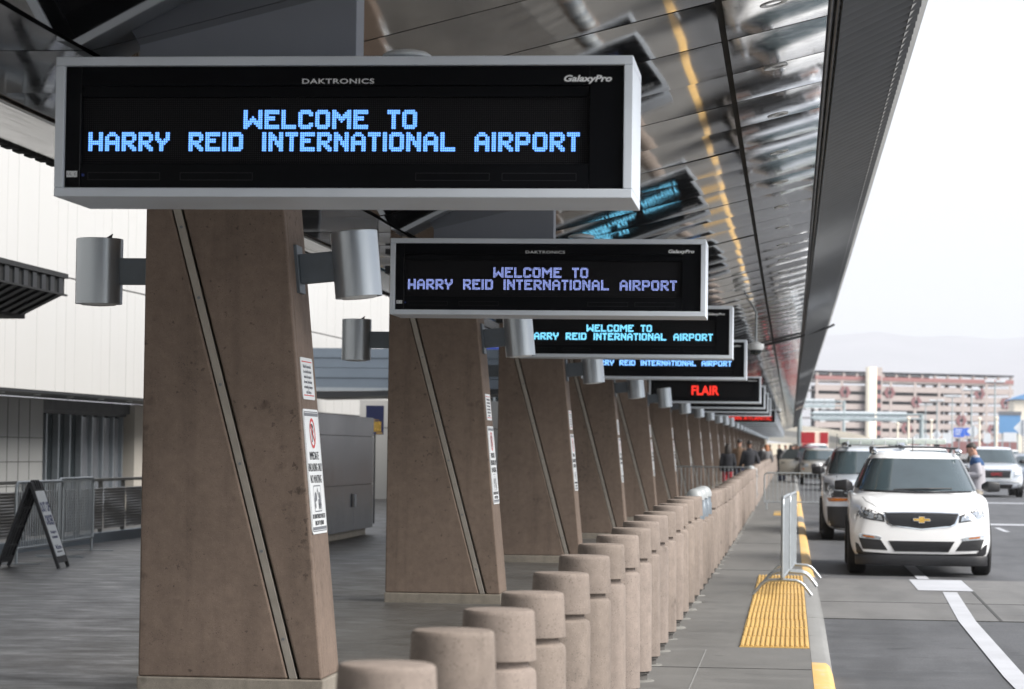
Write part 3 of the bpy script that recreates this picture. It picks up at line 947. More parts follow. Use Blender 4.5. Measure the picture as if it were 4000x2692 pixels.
nb = 0
for k in range(150):
    y = BY0 + BS * k
    if k in DOMES:
        lab = {17: 'nearest of the three white dome-topped light bollards', 18: 'middle one of the three white dome-topped light bollards',
               19: 'farthest of the three white dome-topped light bollards', 48: 'lone far white dome light among the concrete bollards'}[k]
        r_ = empty('light_bollard', (BX, y, g(y)), 0, lab, 'light bollard', 'white dome lights in the bollard row')
        link('post', post_m, r_); link('foot', foot_m, r_); link('hood', dome_h, r_); link('lamp_body', dome_l, r_)
        continue
    nb += 1
    if k < 34: lab = nth(nb) + ' tan concrete bollard from the near end of the row'
    elif k < 48: lab = 'tan concrete bollard in the crowded stretch just beyond the near white dome lights'
    else: lab = 'tan concrete bollard in the far stretch beyond the lone white dome light'
    r_ = empty('bollard', (BX + random.uniform(-.008, .008), y, g(y) + random.uniform(-.008, .008)), random.uniform(0, 6), lab, 'bollard', 'tan bollards lining the pavement')
    r_.scale = (1, 1, 1 + interp(B_TAB, y))
    r_.rotation_euler.x = random.gauss(0, .004); r_.rotation_euler.y = random.gauss(0, .004)
    if k < 45:
        link('cap', cap_m, r_); link('post', post_m, r_); link('foot', foot_m, r_); link('pad', pad_m, r_)
    else:
        link('cap', capf, r_); link('post', postf, r_)

# ------------------------------------------------------------------ crowd barriers
def arc(c, r_, a0, a1, n=6, plane='xz', const=0):
    out = []
    for k in range(n + 1):
        a = R(a0 + (a1 - a0) * k / n)
        out.append((c[0] + r_ * math.cos(a), const, c[1] + r_ * math.sin(a)))
    return out
def barrier(loc, rz, length, label, group, feet='arch', height=1.08, fill=None):
    r_ = empty('crowd_barrier', loc, rz, label, 'barrier', group)
    b = MB()
    z0 = .20
    rr = .1
    pts = [(-length / 2, 0, z0)] + arc((-length / 2 + rr, height - rr), rr, 180, 90) + arc((length / 2 - rr, height - rr), rr, 90, 0) + [(length / 2, 0, z0)]
    b.tube(pts, .02, 10)
    b.tube([(-length / 2, 0, z0), (length / 2, 0, z0)], .018, 10)
    b.build('frame', M['galv'], r_, smooth=60)
    b = MB()
    n = int(length / .115)
    for k in range(1, n):
        x = -length / 2 + length * k / n
        b.tube([(x, 0, z0 + .01), (x, 0, height - .01)], .0095, 6)
    b.build('bars', M['galv'], r_, smooth=60)
    for s in (-1, 1):
        x = s * (length / 2 - .06)
        b = MB()
        if feet == 'arch':
            p = [(x, -.31, .0), (x, -.28, .03)]
            p = [(x, -.32, .012), (x, -.235, .12), (x, -.20, .15), (x, -.15, .17), (x, 0, .178), (x, .15, .17), (x, .20, .15), (x, .235, .12), (x, .32, .012)]
            b.tube(p, .019, 10)
            b.tube([(x, 0, .17), (x, 0, z0 + .05)], .019, 8)
        else:
            b.box(x - .03, -.33, .0, x + .03, .33, .012)
            b.tube([(x, 0, .01), (x, 0, z0 + .05)], .019, 8)
        b.build('foot', M['galv'], r_, smooth=60)
    b = MB()
    for z in (.35, .85):
        b.tube([(length / 2 + .018, 0, z), (length / 2 + .05, 0, z), (length / 2 + .05, 0, z - .06)], .007, 6)
    b.build('hook', M['galv'], r_)
    return r_
barrier((-.045, 31.0, 0), R(88.3), 2.6, 'nearer galvanised barrier seen end-on over the yellow tactile strip', 'barriers on the pavement')
barrier((.025, 32.9, 0), R(88.3), 2.3, 'farther end-on galvanised barrier doubled up behind the nearer one', 'barriers on the pavement')
barrier((.47, 72.5, g(72)), R(2), 2.35, 'galvanised barrier across the pavement between bollards and police car', 'barriers across the pavement', 'flat', .98)
barrier((-2.2, 76.5, g(76)), R(-14), 2.55, 'galvanised barrier rising behind the bollards in front of the columns', 'barriers across the pavement', 'flat', 1.08)
barrier((-10.05, 35.4, 0), R(91), 2.4, 'nearer galvanised barrier left of the folding sign at the picture edge', 'barriers by the fence', 'flat', 1.06)
barrier((-10.25, 38.0, 0), R(93), 2.3, 'galvanised barrier behind the folding out of order sign', 'barriers by the fence', 'flat', 1.08)

# ------------------------------------------------------------------ terminal building on the left
bld = empty('terminal_building', (-14.3, 48, 0), 0, 'white panelled terminal building with glazed doors under its upper wall', 'building')
bld.rotation_euler = (0, 0, -math.atan(.0297))
def lw(y): return y - 48
b = MB()
yv = -95
random.seed(3)
while yv < 330:
    wd = .62
    dx_ = random.uniform(-.003, .002)
    b.box(-.25, yv, 2.60, dx_, yv + wd - .007, 4.84)
    b.box(-.25, yv, 4.87, dx_, yv + wd - .007, 9)
    yv += wd
b.build('upper_wall', M['white_metal'], bld)
b = MB()
b.box(-1.6, -95, 2.55, -.02, 330, 2.595)
b.build('wall_soffit', M['dark_frame'], bld)
b = MB(); b.box(-2.2, -95, 0, -1.6, 7.3, 2.54); b.box(-2.2, 15.3, 0, -1.6, 330, 2.54)
b.box(-.6, -95, 4.0, -.26, 330, 8.9)
b.build('lower_wall', M['grey_wall'], bld)
b = MB()
for z in (.7, 1.2, 1.7): b.box(-1.601, -40, z, -1.594, 7.3, z + .015)
for k in range(65): b.box(-1.601, -39.7 + k * .72, .0, -1.593, -39.7 + k * .72 + .014, 2.5)
b.build('tile_joint', M['joint'], bld)
b = MB(); b.box(-1.9, 14.05, 0, -1.5, 15.3, 2.54); b.build('stone_pier', M['beige_wall'], bld)
glz = MB().box(-1.9, 7.32, .02, -1.86, 14.03, 2.45).build('glazing', M['glass'], bld)
b = MB(); b.box(-1.86, 7.31, 2.3, -1.62, 14.04, 2.54); b.box(-1.8, 7.31, 2.24, -1.7, 14.04, 2.299)
b.build('door_header', M['dark_frame'], bld)
for yq in (7.33, 7.9, 8.77, 9.6, 10.47, 11.29, 12.15, 13.01, 13.77):
    MB().box(-1.85, yq, .02, -1.72, yq + .09, 2.23).build('mullion', M['alu'], bld)
for yq, ye in ((10.57, 11.28), (11.39, 12.14), (12.25, 13.0), (13.11, 13.76)):
    MB().box(-1.845, yq, .05, -1.80, ye, 2.2).build('door_panel', M['grey_panel'], bld)
for k in range(6): MB().lathe([(.07, 2.551), (.07, 2.53), (.03, 2.529)], 14, (-.5, -1 + 2.2 * k, 0)).build('soffit_light', M['white'], bld)

# dark awning at the left edge
aw = empty('awning', (-10.6, 38.4, 0), 0, 'dark ribbed metal awning with a chamfered underside at the left edge', 'awning')
A = [(0, 4.00), (0, 3.76), (-.58, 3.47), (-.58, 3.40), (-3.4, 3.38), (-3.4, 4.0)]
MB().prism([(x, z) for x, z in A], 'y', -12, 0).build('shell', M['awning'], aw, bevel=.01)
b = MB()
for k in range(26):
    yq = -.2 - k * .45
    b.prism([(.03, 3.98), (.03, 3.74), (-.55, 3.445), (-.57, 3.475), (-.002, 3.77), (-.002, 3.98)], 'y', yq - .2, yq)
b.build('rib', M['dark_frame'], aw)
b = MB().box(.002, -12.02, 3.99, .05, .02, 4.06); b.box(.002, -12.02, 3.735, .045, .02, 3.76)
b.build('edge_trim', M['awning'], aw)

# fence in front of the doors: rail, posts, woven slat panels, kerb
FX = -11.15
fc = empty('slat_fence', (FX, 36, 0), 0, 'grey metal fence filled with wavy horizontal slat panels by the terminal doors', 'fence')
MB().box(-.035, -8, .98, .035, 22, 1.03).build('top_rail', M['fence'], fc, bevel=.006)
MB().box(-.1, -8, -.02, .1, 22, .16).build('fence_kerb', M['arm'], fc, bevel=.01)
random.seed(11)
for k in range(21):
    yq = -7.9 + 1.47 * k
    MB().box(-.03, yq - .03, .16, .03, yq + .03, .98).build('post', M['fence'], fc, bevel=.004)
    if k == 20: break
    b = MB()
    nr, nc = 44, 14
    ph = random.uniform(0, 6)
    v = []
    for j in range(nr + 1):
        for i in range(nc + 1):
            u = i / nc
            z = .215 + .66 * j / nr + .004 * math.sin(ph + u * 5 + j * .9) * math.sin(math.pi * u)
            x = .045 + (.008 if j % 3 in (0, 1) else -.006) + .006 * math.sin(ph + j * .23 + u * 4)
            v.append((x, yq + .03 + 1.41 * u, z))
    b.add(v, [(j * (nc + 1) + i, j * (nc + 1) + i + 1, (j + 1) * (nc + 1) + i + 1, (j + 1) * (nc + 1) + i) for j in range(nr) for i in range(nc)])
    b.build('slat_panel', M['slat'], fc, smooth=70)

# folding A-frame sign
af = empty('folding_sign', (-9.54, 33.35, 0), R(4), 'black folding A-frame sign with a white out of order poster', 'folding sign')
def leaf(sgn):
    """one leaf of the A, its top on the hinge; local x runs along the spread, y is its width"""
    t = math.atan2(.385, 1.08)
    mm = Matrix.Translation((0, 0, 1.085)) @ Matrix.Rotation(-sgn * t, 4, 'Y')
    return mm
for sgn, nm in ((-1, 'back_leaf'), (1, 'front_leaf')):
    mm = leaf(sgn)
    b = MB()
    Lh = 1.145
    o_ = 0.03 * sgn
    b.box(-.02, -.33, -Lh, .02, -.27, 0); b.box(-.02, .27, -Lh, .02, .33, 0)
    b.box(-.018, -.27, -.12, .018, .27, 0); b.box(-.018, -.27, -Lh + .07, .018, .27, -Lh + .15)
    for z in (-.35, -.6, -.85): b.box(-.014, -.27, z - .015, .014, .27, z + .015)
    if sgn == -1:
        for yq in (-.09, .09): b.box(-.010, yq - .006, -Lh + .15, .010, yq + .006, -.12)
        b.box(-.004, -.27, -Lh + .15, .004, .27, -.12)
    for yq in (-.12, 0, .12): b.box(-.03, yq - .025, -.1, .03, yq + .025, .02)
    o = b.build(nm, M['black_plastic'], af, bevel=.006)
    o.matrix_local = mm
    if sgn == 1:
        ps = MB().box(.0145, -.268, -.99, .0205, .268, -.125).build('poster', M['white'], o)
        fr = Matrix(((0, 0, 1, .0212), (1, 0, 0, 0), (0, 1, 0, 0), (0, 0, 0, 1)))
        for s, sz, z, mt, sx, sh in (('OUT OF', .175, -.40, 'navy_ink', .80, 0), ('ORDER', .175, -.575, 'navy_ink', .80, 0), ('We Apologize For', .052, -.69, 'navy_ink', .85, 0),
                                 ('Any Inconvenience', .052, -.755, 'navy_ink', .85, 0), ('McCarran', .082, -.90, 'navy_ink', .95, .2), ('INTERNATIONAL AIRPORT', .026, -.945, 'grey_ink', 1.0, 0)):
            q = link('lettering', text_mesh(s, sz, M[mt], .0006, 'CENTER', shear=sh, sx=sx, bold=.0065 if sz > .1 else .0015), ps)
            q.matrix_local = fr @ Matrix.Translation((0, z, 0))
        sw = MB().tube([(.0215, .12, -.89), (.0215, .19, -.88), (.0215, .24, -.893)], .003, 5).build('flourish', M['navy_ink'], ps)

# grey clad kiosk between first and second columns
kx, ky0, ky1, kh = -7.56, 42.6, 48.45, 2.13
kk = empty('clad_kiosk', (kx, ky1, 0), 0, 'grey panel-clad kiosk on a concrete base between the first two columns', 'kiosk')
MB().box(-2.3, ky0 - ky1, 0, -.12, -.06, .13).build('base', M['plinth'], kk, bevel=.008)
ysn = [ky0 - ky1, -4.4, -3.2, -2.15, -1.25, 0]
zsn = [.14, .93, 1.78, kh]
b = MB(); b.box(-2.32, ysn[0] + .02, .135, -.03, -.02, kh - .01); b.build('core', M['seam'], kk)
for i in range(5):
    for j in range(3):
        MB().box(-.029, ysn[i] + .005, zsn[j] + .005, random.uniform(-.001, .001), ysn[i + 1] - .005, zsn[j + 1] - .005).build('panel', M['grey_panel'], kk)
MB().box(.0, -2.42, .55, .02, -2.2, .78).build('hatch', M['dark_frame'], kk, bevel=.003)
MB().box(.0, -2.19, .55, .03, -2.05, .77).build('hatch_cover', M['alu'], kk, bevel=.003)

# blue-grey clad wall end and beam beyond the kiosk
vg = empty('entrance_canopy', (-13, 72, 0), 0, 'blue-grey clad entrance canopy with a dark beam, seen beyond the kiosk', 'canopy')
b = MB()
for k in range(4): b.box(0, -.02 * (k % 2), 3.22 + .27 * k, 6.4, 3.2, 3.22 + .27 * (k + 1) - .012)
b.build('cladding', M['blue_grey'], vg)
b = MB(); b.prism([(0, 2.93), (6.4, 3.10), (6.4, 3.215), (0, 3.10)], 'y', -.5, 2.8); b.build('beam', M['dark_frame'], vg)
b = MB(); b.prism([(0, 3.105), (4.6, 3.19), (4.6, 3.215), (0, 3.21)], 'y', -.52, -.505); b.build('beam_light', M['alu'], vg)
wl = empty('white_wall', (-12.6, 78, 0), 0, 'white wall end below the blue-grey entrance canopy', 'wall')
MB().box(0, 0, 0, 5.2, .3, 3.0).build('panel', M['white_metal'], wl)
MB().box(0, -.01, 2.18, 5.2, -.001, 2.2).build('joint', M['joint'], wl)

# luggage poster and dispenser by the second column
ps = empty('luggage_poster', (-8.75, 55, 0), 0, 'dark poster board with a yellow suitcase picture behind the kiosk', 'poster board')
MB().box(0, 0, 1.86, .37, .03, 2.46).build('board', M['navy_ink'], ps, bevel=.004)
MB().box(.17, .031, 0, .2, .06, 2.4).build('stand', M['dark_frame'], ps)
b = MB(); b.box(.12, -.006, 1.92, .32, -.001, 2.13); b.box(.17, -.006, 2.131, .18, -.001, 2.16); b.box(.26, -.006, 2.131, .27, -.001, 2.16); b.box(.17, -.006, 2.161, .27, -.001, 2.17)
b.box(.03, -.006, 2.17, .05, -.001, 2.18); b.prism([(.04, 2.17), (.05, 2.17), (.10, 1.9), (.09, 1.9)], 'y', -.006, -.001)
b.build('suitcase_picture', M['gold'], ps)
MB().box(.22, -.006, 1.87, .35, -.001, 1.91).build('yellow_band', M['yellow'], ps)
dp = empty('cart_dispenser', (-8.05, 53.5, 0), 0, 'black luggage cart dispenser with an orange panel and steel rails beside the second column', 'cart dispenser')
MB().box(0, 0, .0, .16, .4, 1.5).build('cabinet', M['black_plastic'], dp, bevel=.01)
MB().box(.03, -.012, .95, .13, -.001, 1.25).build('orange_panel', M['amber'], dp)
b = MB()
for xx in (.26, .40): b.tube([(xx, .2, .05), (xx, .2, .95), (xx + .05, .2, 1.05)], .02, 8)
b.tube([(.2, .2, .32), (.5, .2, .32)], .02, 8); b.tube([(.2, .2, .95), (.5, .2, .95)], .02, 8)
b.box(.18, .0, .0, .6, .5, .06)
b.build('rail', M['galv'], dp, smooth=60)
bs = empty('blue_fascia', (-11.9, 96, 0), 0, 'blue and grey banded fascia glimpsed between the second and third columns', 'fascia board')
MB().box(0, 0, 4.85, 2.6, .2, 5.3).build('blue_panel', M['blue_sign'], bs)
MB().box(0, .02, 4.43, 2.6, .2, 4.845).build('grey_band', M['grey_panel'], bs)
MB().box(0, 0, 4.28, 2.6, .2, 4.425).build('blue_strip', M['blue_sign'], bs)
MB().box(0, -.05, 4.16, 2.6, .2, 4.275).build('white_sill', M['alu'], bs)
b = MB()
for k in range(7): b.box(.1 + k * .38, .05, 0, .16 + k * .38, .12, 4.155)
b.build('mullion', M['alu'], bs)
MB().box(0, .13, .0, 2.6, .16, 4.15).build('pane', M['glass'], bs)

# ------------------------------------------------------------------ vehicles (front at local y=0, nose toward the camera)
def ring_pts(zb, zm, zt, wb, wm, wt, crown):
    h = [(0, zb), (wb * .55, zb), (wb, zb + .03), (wm * .985, zb + (zm - zb) * .35), (wm, zm - .12), (wm * .985, zm), (wt, zt - .035), (wt * .8, zt), (wt * .4, zt + crown * .8), (0, zt + crown)]
    return h + [(-x, z) for x, z in h[-2:0:-1]]
def subdiv(b, name, m, levels=2):
    me = b.mesh(name, m)
    o = bpy.data.objects.new(name, me); COL.objects.link(o)
    md = o.modifiers.new('s', 'SUBSURF'); md.levels = levels; md.render_levels = levels
    dg = bpy.context.evaluated_depsgraph_get()
    me2 = bpy.data.meshes.new_from_object(o.evaluated_get(dg))
    bpy.data.objects.remove(o); bpy.data.meshes.remove(me)
    me2.name = name
    for p in me2.polygons: p.use_smooth = True
    return me2
def bvh(*meshes):
    v = []; f = []
    for me in meshes:
        n = len(v)
        v += [q.co.copy() for q in me.vertices]
        f += [[i + n for i in p.vertices] for p in me.polygons]
    return BVHTree.FromPolygons(v, f)
def patch(tree, poly, m, name, parent, off=.006, axis='y', side=1, cuts=3, thick=0, from_=None, mirror=False):
    """a piece of trim laid on the body: its outline projected onto the surface and given a little thickness"""
    bm = bmesh.new()
    def P(p):
        return (p[0], -3, p[1]) if axis == 'y' else (side * 4, p[0], p[1])
    polys = [poly] + ([[(-x, z) for x, z in poly]] if mirror else [])
    objs = []
    for pl in polys:
        bm = bmesh.new()
        bm.faces.new([bm.verts.new(P(p)) for p in pl])
        bmesh.ops.triangulate(bm, faces=bm.faces)
        for _ in range(5):
            le = [e for e in bm.edges if e.calc_length() > .07]
            if not le: break
            bmesh.ops.subdivide_edges(bm, edges=le, cuts=1)
            bmesh.ops.triangulate(bm, faces=bm.faces)
        d = Vector((0, 1, 0)) if axis == 'y' else Vector((-side, 0, 0))
        last = None
        miss = []
        for v in bm.verts:
            hit = tree.ray_cast(v.co, d)
            if hit[0] is None: miss.append(v)
            else: v.co = hit[0] - d * off
        good = [v for v in bm.verts if v not in miss]
        for v in miss:
            if good:
                q = min(good, key=lambda u: (u.co.x - v.co.x) ** 2 + (u.co.z - v.co.z) ** 2 if axis == 'y' else (u.co.y - v.co.y) ** 2 + (u.co.z - v.co.z) ** 2)
                v.co = q.co.copy()
        r = bmesh.ops.extrude_face_region(bm, geom=bm.faces[:])
        for e in r['geom']:
            if isinstance(e, bmesh.types.BMVert): e.co += d * (off + .02)
        bmesh.ops.recalc_face_normals(bm, faces=bm.faces)
        me = bpy.data.meshes.new(name)
        bm.to_mesh(me); bm.free()
        me.materials.append(m)
        for p in me.polygons: p.use_smooth = True
        me.set_sharp_from_angle(angle=R(40))
        objs.append(link(name, me, parent))
    return objs

def wheel(parent, x, y, r_, w_):
    s = 1 if x > 0 else -1
    t = MB().lathe([(r_ * .62, -w_ / 2), (r_ * .9, -w_ / 2), (r_ * .985, -w_ * .4), (r_, -w_ * .2), (r_, w_ * .2), (r_ * .985, w_ * .4), (r_ * .9, w_ / 2), (r_ * .62, w_ / 2)], 32, (0, 0, 0), 'x').mesh('tyre', M['tyre'], smooth=35)
    o = empty('wheel', (x, y, r_)); o.parent = parent
    link('tyre', t, o)
    rm = MB().lathe([(.0, s * w_ * .3), (r_ * .2, s * w_ * .34), (r_ * .5, s * w_ * .3), (r_ * .61, s * w_ * .42), (r_ * .62, s * w_ * .2), (.0, s * w_ * .18)], 20, (0, 0, 0), 'x').mesh('rim', M['rim'], smooth=30)
    link('rim', rm, o)

def vehicle(kind, name, loc, rz, label, cat, paint, W=.97, L=5.1, hood=1.10, nose=.88, roof=1.72, belt=1.14, glass_y=(1.15, 2.05), rear_y=4.5, clear=.18, wheel_r=.38, blunt=1.0, roof_w=.62, group=None, detail=True):
    root = empty(name, loc, rz, label, cat, group)
    k = W / .97
    b = MB()
    st = [(0.0, clear + .05, nose * .60, nose - .03, .70, .80, .66), (.06, clear + .01, nose * .62, nose + .0, .82, .885, .76), (.22, clear, nose * .66, nose + (hood - nose) * .28, .86, .945, .82),
          (.55, clear, nose * .7, nose + (hood - nose) * .58, .80, .97, .86), (1.0 * glass_y[0] / 1.15, clear, belt - .1, nose + (hood - nose) * .93, .80, .975, .87), (glass_y[0] + .15, clear, belt - .06, hood + .005, .82, .97, .88),
          (2.2, clear, belt - .03, belt, .84, .97, .90), (L - .9, clear + .02, belt - .02, belt, .84, .965, .90), (L - .25, clear + .1, belt - .05, belt - .02, .80, .93, .86), (L, clear + .2, belt - .15, belt - .12, .7, .86, .78)]
    rings = [[(x * k, y if y > .5 else y * (2 - blunt), z) for x, z in ring_pts(zb, zm, zt, wb, wm, wt, .025 if y < 2 else .0)] for y, zb, zm, zt, wb, wm, wt in st]
    # rounded nose: an inner ring ahead of the first, a smaller one as its centre
    r0 = rings[0]; cz_ = sum(p[2] for p in r0) / len(r0)
    inner = [(p[0] * .55, -.045 * blunt, cz_ + (p[2] - cz_) * .55) for p in r0]
    back = [(p[0] * .5, L + .03, p[2] * .5 + .4) for p in rings[-1]]
    b.loft([inner] + rings + [back])
    body = subdiv(b, 'body', paint, 2)
    link('body', body, root)
    # greenhouse: a rounded plan lofted up from the belt; glass lies a few millimetres proud of it
    def lvl(t, last=False):
        hw = (.90 + (roof_w - .90) * (t ** 1.1)) * k * (.93 if last else 1)
        yf = glass_y[0] - .05 + (glass_y[1] - glass_y[0]) * (1.12 if last else t)
        yr = L - .3 + (rear_y - L + .3) * t ** 1.25
        return hw, yf, yr, belt - .08 + (roof - belt + .08) * t
    def cabpt(t, pu, pv, off=0):
        hw, yf, yr, z = lvl(t)
        bow = .12 * (1 - abs(pu)) * (1 if pv < 0 else 0)
        return (pu * (hw + off), (yf + yr) / 2 + pv * ((yr - yf) / 2 + off) - bow * .8, z + off * .35)
    b = MB()
    lv = []
    nl = 14
    for i in range(nl + 1):
        t = i / nl
        ring = []
        hw, yf, yr, z = lvl(t, i == nl)
        for q in range(72):
            a = 2 * math.pi * (q + .5) / 72
            c, s_ = math.cos(a), math.sin(a)
            pu = math.copysign(abs(c) ** .42, c); pv = math.copysign(abs(s_) ** .42, s_)
            bow = .12 * (1 - abs(pu)) * (1 if s_ < 0 else 0)
            ring.append((pu * hw, (yf + yr) / 2 + pv * (yr - yf) / 2 - bow * .8, z))
        lv.append(ring)
    ctr = [(p[0] * .5, (p[1] - 3.2) * .5 + 3.2, roof + .025) for p in lv[-1]]
    b.loft(lv + [ctr])
    cab = b.mesh('cabin', paint, smooth=60)
    link('cabin', cab, root)
    tree = bvh(body, cab); tcab = bvh(cab)
    def tz(z): return (z - belt + .08) / (roof - belt + .08)
    zb_, zt_ = belt + .012, roof - .085
    def glass(nm, m, u0, u1, v_of, t0, t1, par, corner=.0):
        nu, nv = 20, 10
        fr = []; bk = []
        for j in range(nv + 1):
            for i in range(nu + 1):
                t = t0 + (t1 - t0) * j / nv
                u = u0 + (u1 - u0) * i / nu
                if j == nv: u *= 1 - corner
                pu, pv = v_of(u, t)
                fr.append(cabpt(t, pu, pv, .014)); bk.append(cabpt(t, pu, pv, -.02))
        n_ = (nu + 1) * (nv + 1)
        F = [(j * (nu + 1) + i, j * (nu + 1) + i + 1, (j + 1) * (nu + 1) + i + 1, (j + 1) * (nu + 1) + i) for j in range(nv) for i in range(nu)]
        edge = [i for i in range(nu + 1)] + [(j + 1) * (nu + 1) + nu for j in range(nv)] + [nv * (nu + 1) + nu - 1 - i for i in range(nu)] + [(nv - 1 - j) * (nu + 1) for j in range(nv - 1)]
        F += [(edge[q], n_ + edge[q], n_ + edge[(q + 1) % len(edge)], edge[(q + 1) % len(edge)]) for q in range(len(edge))]
        b = MB().add(fr + bk, F)
        return b.build(nm, m, par, smooth=50)
    def front(u, t):
        c = abs(u) ** (1 / .42)
        return u, -(max(0, 1 - c * c) ** .5) ** .42
    ws = glass('windscreen', M['windscreen'], -.945, .945, front, tz(zb_), tz(zt_), root, .03)
    for s in (-1, 1):
        for v0, v1 in ((-.80, -.36), (-.33, .12), (.15, .62)):
            def sidef(v, t, s=s):
                c = abs(v) ** (1 / .42)
                return s * (max(0, 1 - c * c) ** .5) ** .42, v
            glass('side_window', M['glass'], v0, v1, sidef, tz(zb_ + .02), tz(zt_ - .01), root)
    wy = .95
    for s in (-1, 1):
        for yq in (wy, L - 1.05): wheel(root, s * (W - .11), yq, wheel_r, .25)
    # mirrors
    for s in (-1, 1):
        b = MB()
        mz = belt + .06
        x0, x1 = s * (W - .06), s * (W + .20)
        b.loft([[(x0, glass_y[0] + .55, mz - .02), (x0, glass_y[0] + .62, mz - .02), (x0, glass_y[0] + .62, mz + .05), (x0, glass_y[0] + .55, mz + .05)],
                [(s * (W + .02), glass_y[0] + .45, mz - .06), (s * (W + .02), glass_y[0] + .62, mz - .06), (s * (W + .02), glass_y[0] + .62, mz + .10), (s * (W + .02), glass_y[0] + .45, mz + .10)],
                [(x1, glass_y[0] + .50, mz - .05), (x1, glass_y[0] + .62, mz - .05), (x1, glass_y[0] + .62, mz + .08), (x1, glass_y[0] + .50, mz + .08)]])
        b.build('mirror', M['trim'] if kind != 'sedan' else paint, root, bevel=.02, smooth=60)
    if detail:
        b = MB()
        for s in (-1, 1):
            b.tube([(s * .05 - .3, glass_y[0] - .02, belt + .03), (s * .05 + .1, glass_y[0] - .0, belt + .045), (s * .05 + .42, glass_y[0] + .08, belt + .05)], .011, 6)
        b.build('wiper', M['trim'], root)
    return root, tree, tcab

# --- white SUV at the front of the line
VX, VY = 1.79, 37.35
suv, tr, tc = vehicle('suv', 'white_suv', (VX, VY, rd(VY)), R(-.4), 'white SUV with a gold badge on its black grille, first at the crossing', 'car', M['white_car'],
                      W=.975, hood=1.125, nose=.90, roof=1.70, belt=1.15, roof_w=.615)
patch(tr, [(-.53, .885), (-.25, .895), (0, .897), (.25, .895), (.53, .885), (.47, .72), (.40, .69), (0, .645), (-.40, .69), (-.47, .72)], M['chrome'], 'grille_surround', suv, .005, cuts=4)
gr = patch(tr, [(-.505, .87), (-.25, .878), (0, .88), (.25, .878), (.505, .87), (.45, .735), (.39, .705), (0, .66), (-.39, .705), (-.45, .735)], M['trim'], 'grille', suv, .012, cuts=4)[0]
for k in range(6):
    z = .70 + .03 * k; hw_ = .40 + (z - .70) * .5
    patch(tr, [(-hw_, z), (hw_, z), (hw_, z + .009), (-hw_, z + .009)], M['dark_frame'], 'grille_bar', gr, .018, cuts=4)
yb_ = tr.ray_cast(Vector((0, -3, .78)), Vector((0, 1, 0)))[0].y
def bow(d): return [(-.112 + d, .762 + d), (-.043 + d, .762 + d), (-.043 + d, .736 + d), (.043 - d, .736 + d), (.043 - d, .762 + d), (.122 - d, .762 + d), (.112 - d, .804 - d), (.043 - d, .804 - d), (.043 - d, .830 - d), (-.043 + d, .830 - d), (-.043 + d, .804 - d), (-.122 + d, .804 - d)]
MB().prism(bow(0), 'y', yb_ - .034, yb_ - .004).build('badge_rim', M['chrome'], suv)
MB().prism(bow(.008), 'y', yb_ - .042, yb_ - .0345).build('badge', M['gold'], suv)
patch(tr, [(-.885, .80), (-.50, .745), (-.51, .84), (-.62, .885), (-.80, .95), (-.86, .935)], M['trim'], 'headlamp_housing', suv, .004, mirror=True, cuts=4)
patch(tr, [(-.865, .81), (-.53, .765), (-.55, .83), (-.64, .865), (-.80, .905), (-.85, .89)], M['lens'], 'headlamp', suv, .010, mirror=True, cuts=4)
patch(tr, [(-.86, .585), (-.85, .53), (-.56, .50), (-.545, .535), (-.62, .555)], M['lens'], 'fog_lamp', suv, .009, mirror=True, cuts=3)
patch(tr, [(-.80, .565), (-.79, .54), (-.64, .525), (-.65, .545)], M['amber'], 'indicator', suv, .014, mirror=True, cuts=2)
patch(tr, [(-.855, .525), (-.55, .495), (-.46, .36), (-.80, .372)], M['trim'], 'fog_recess', suv, .006, mirror=True, cuts=3)
patch(tr, [(-.45, .49), (.45, .49), (.365, .345), (-.365, .345)], M['trim'], 'lower_grille', suv, .008, cuts=4)
for k in range(3):
    z = .385 + .03 * k
    patch(tr, [(-.39, z), (.39, z), (.39, z + .008), (-.39, z + .008)], M['dark_frame'], 'lower_bar', suv, .014, cuts=3)
patch(tr, [(-.90, .46), (-.86, .44), (-.79, .335), (-.4, .315), (0, .31), (.4, .315), (.79, .335), (.86, .44), (.90, .46), (.87, .215), (.6, .20), (-.6, .20), (-.87, .215)], M['trim'], 'lower_bumper', suv, .014, cuts=4)
for s in (-1, 1):
    b = MB()
    b.tube([(s * .60, 2.0, 1.71), (s * .61, 2.15, 1.765), (s * .61, 4.2, 1.775), (s * .60, 4.4, 1.71)], .022, 8)
    b.build('roof_rail', M['trim'], suv, smooth=60)
    MB().lathe([(.0, -.05), (.04, -.045), (.055, 0), (.04, .045), (0, .05)], 12, (s * .60, 2.05, 1.715), 'x').build('rail_end', M['chrome'], suv, smooth=60)
MB().tube([(-.60, 2.4, 1.765), (-.3, 2.4, 1.785), (.3, 2.4, 1.785), (.60, 2.4, 1.765)], .014, 8).build('cross_bar', M['trim'], suv, smooth=60)
MB().tube([(.02, 3.9, 1.72), (.02, 3.98, 1.95)], [.012, .004], 6).build('antenna', M['trim'], suv)
def seam(tree, pts, name, parent, r_=.0045, m='trim'):
    P = []
    for i in range(len(pts) - 1):
        for q in range(6):
            u = q / 6
            x, y = pts[i][0] + (pts[i + 1][0] - pts[i][0]) * u, pts[i][1] + (pts[i + 1][1] - pts[i][1]) * u
            h_ = tree.ray_cast(Vector((x, y, 4)), Vector((0, 0, -1)))
            if h_[0] is not None: P.append(tuple(h_[0]))
    if len(P) > 2: MB().tube(P, r_, 6).build(name, M[m], parent)
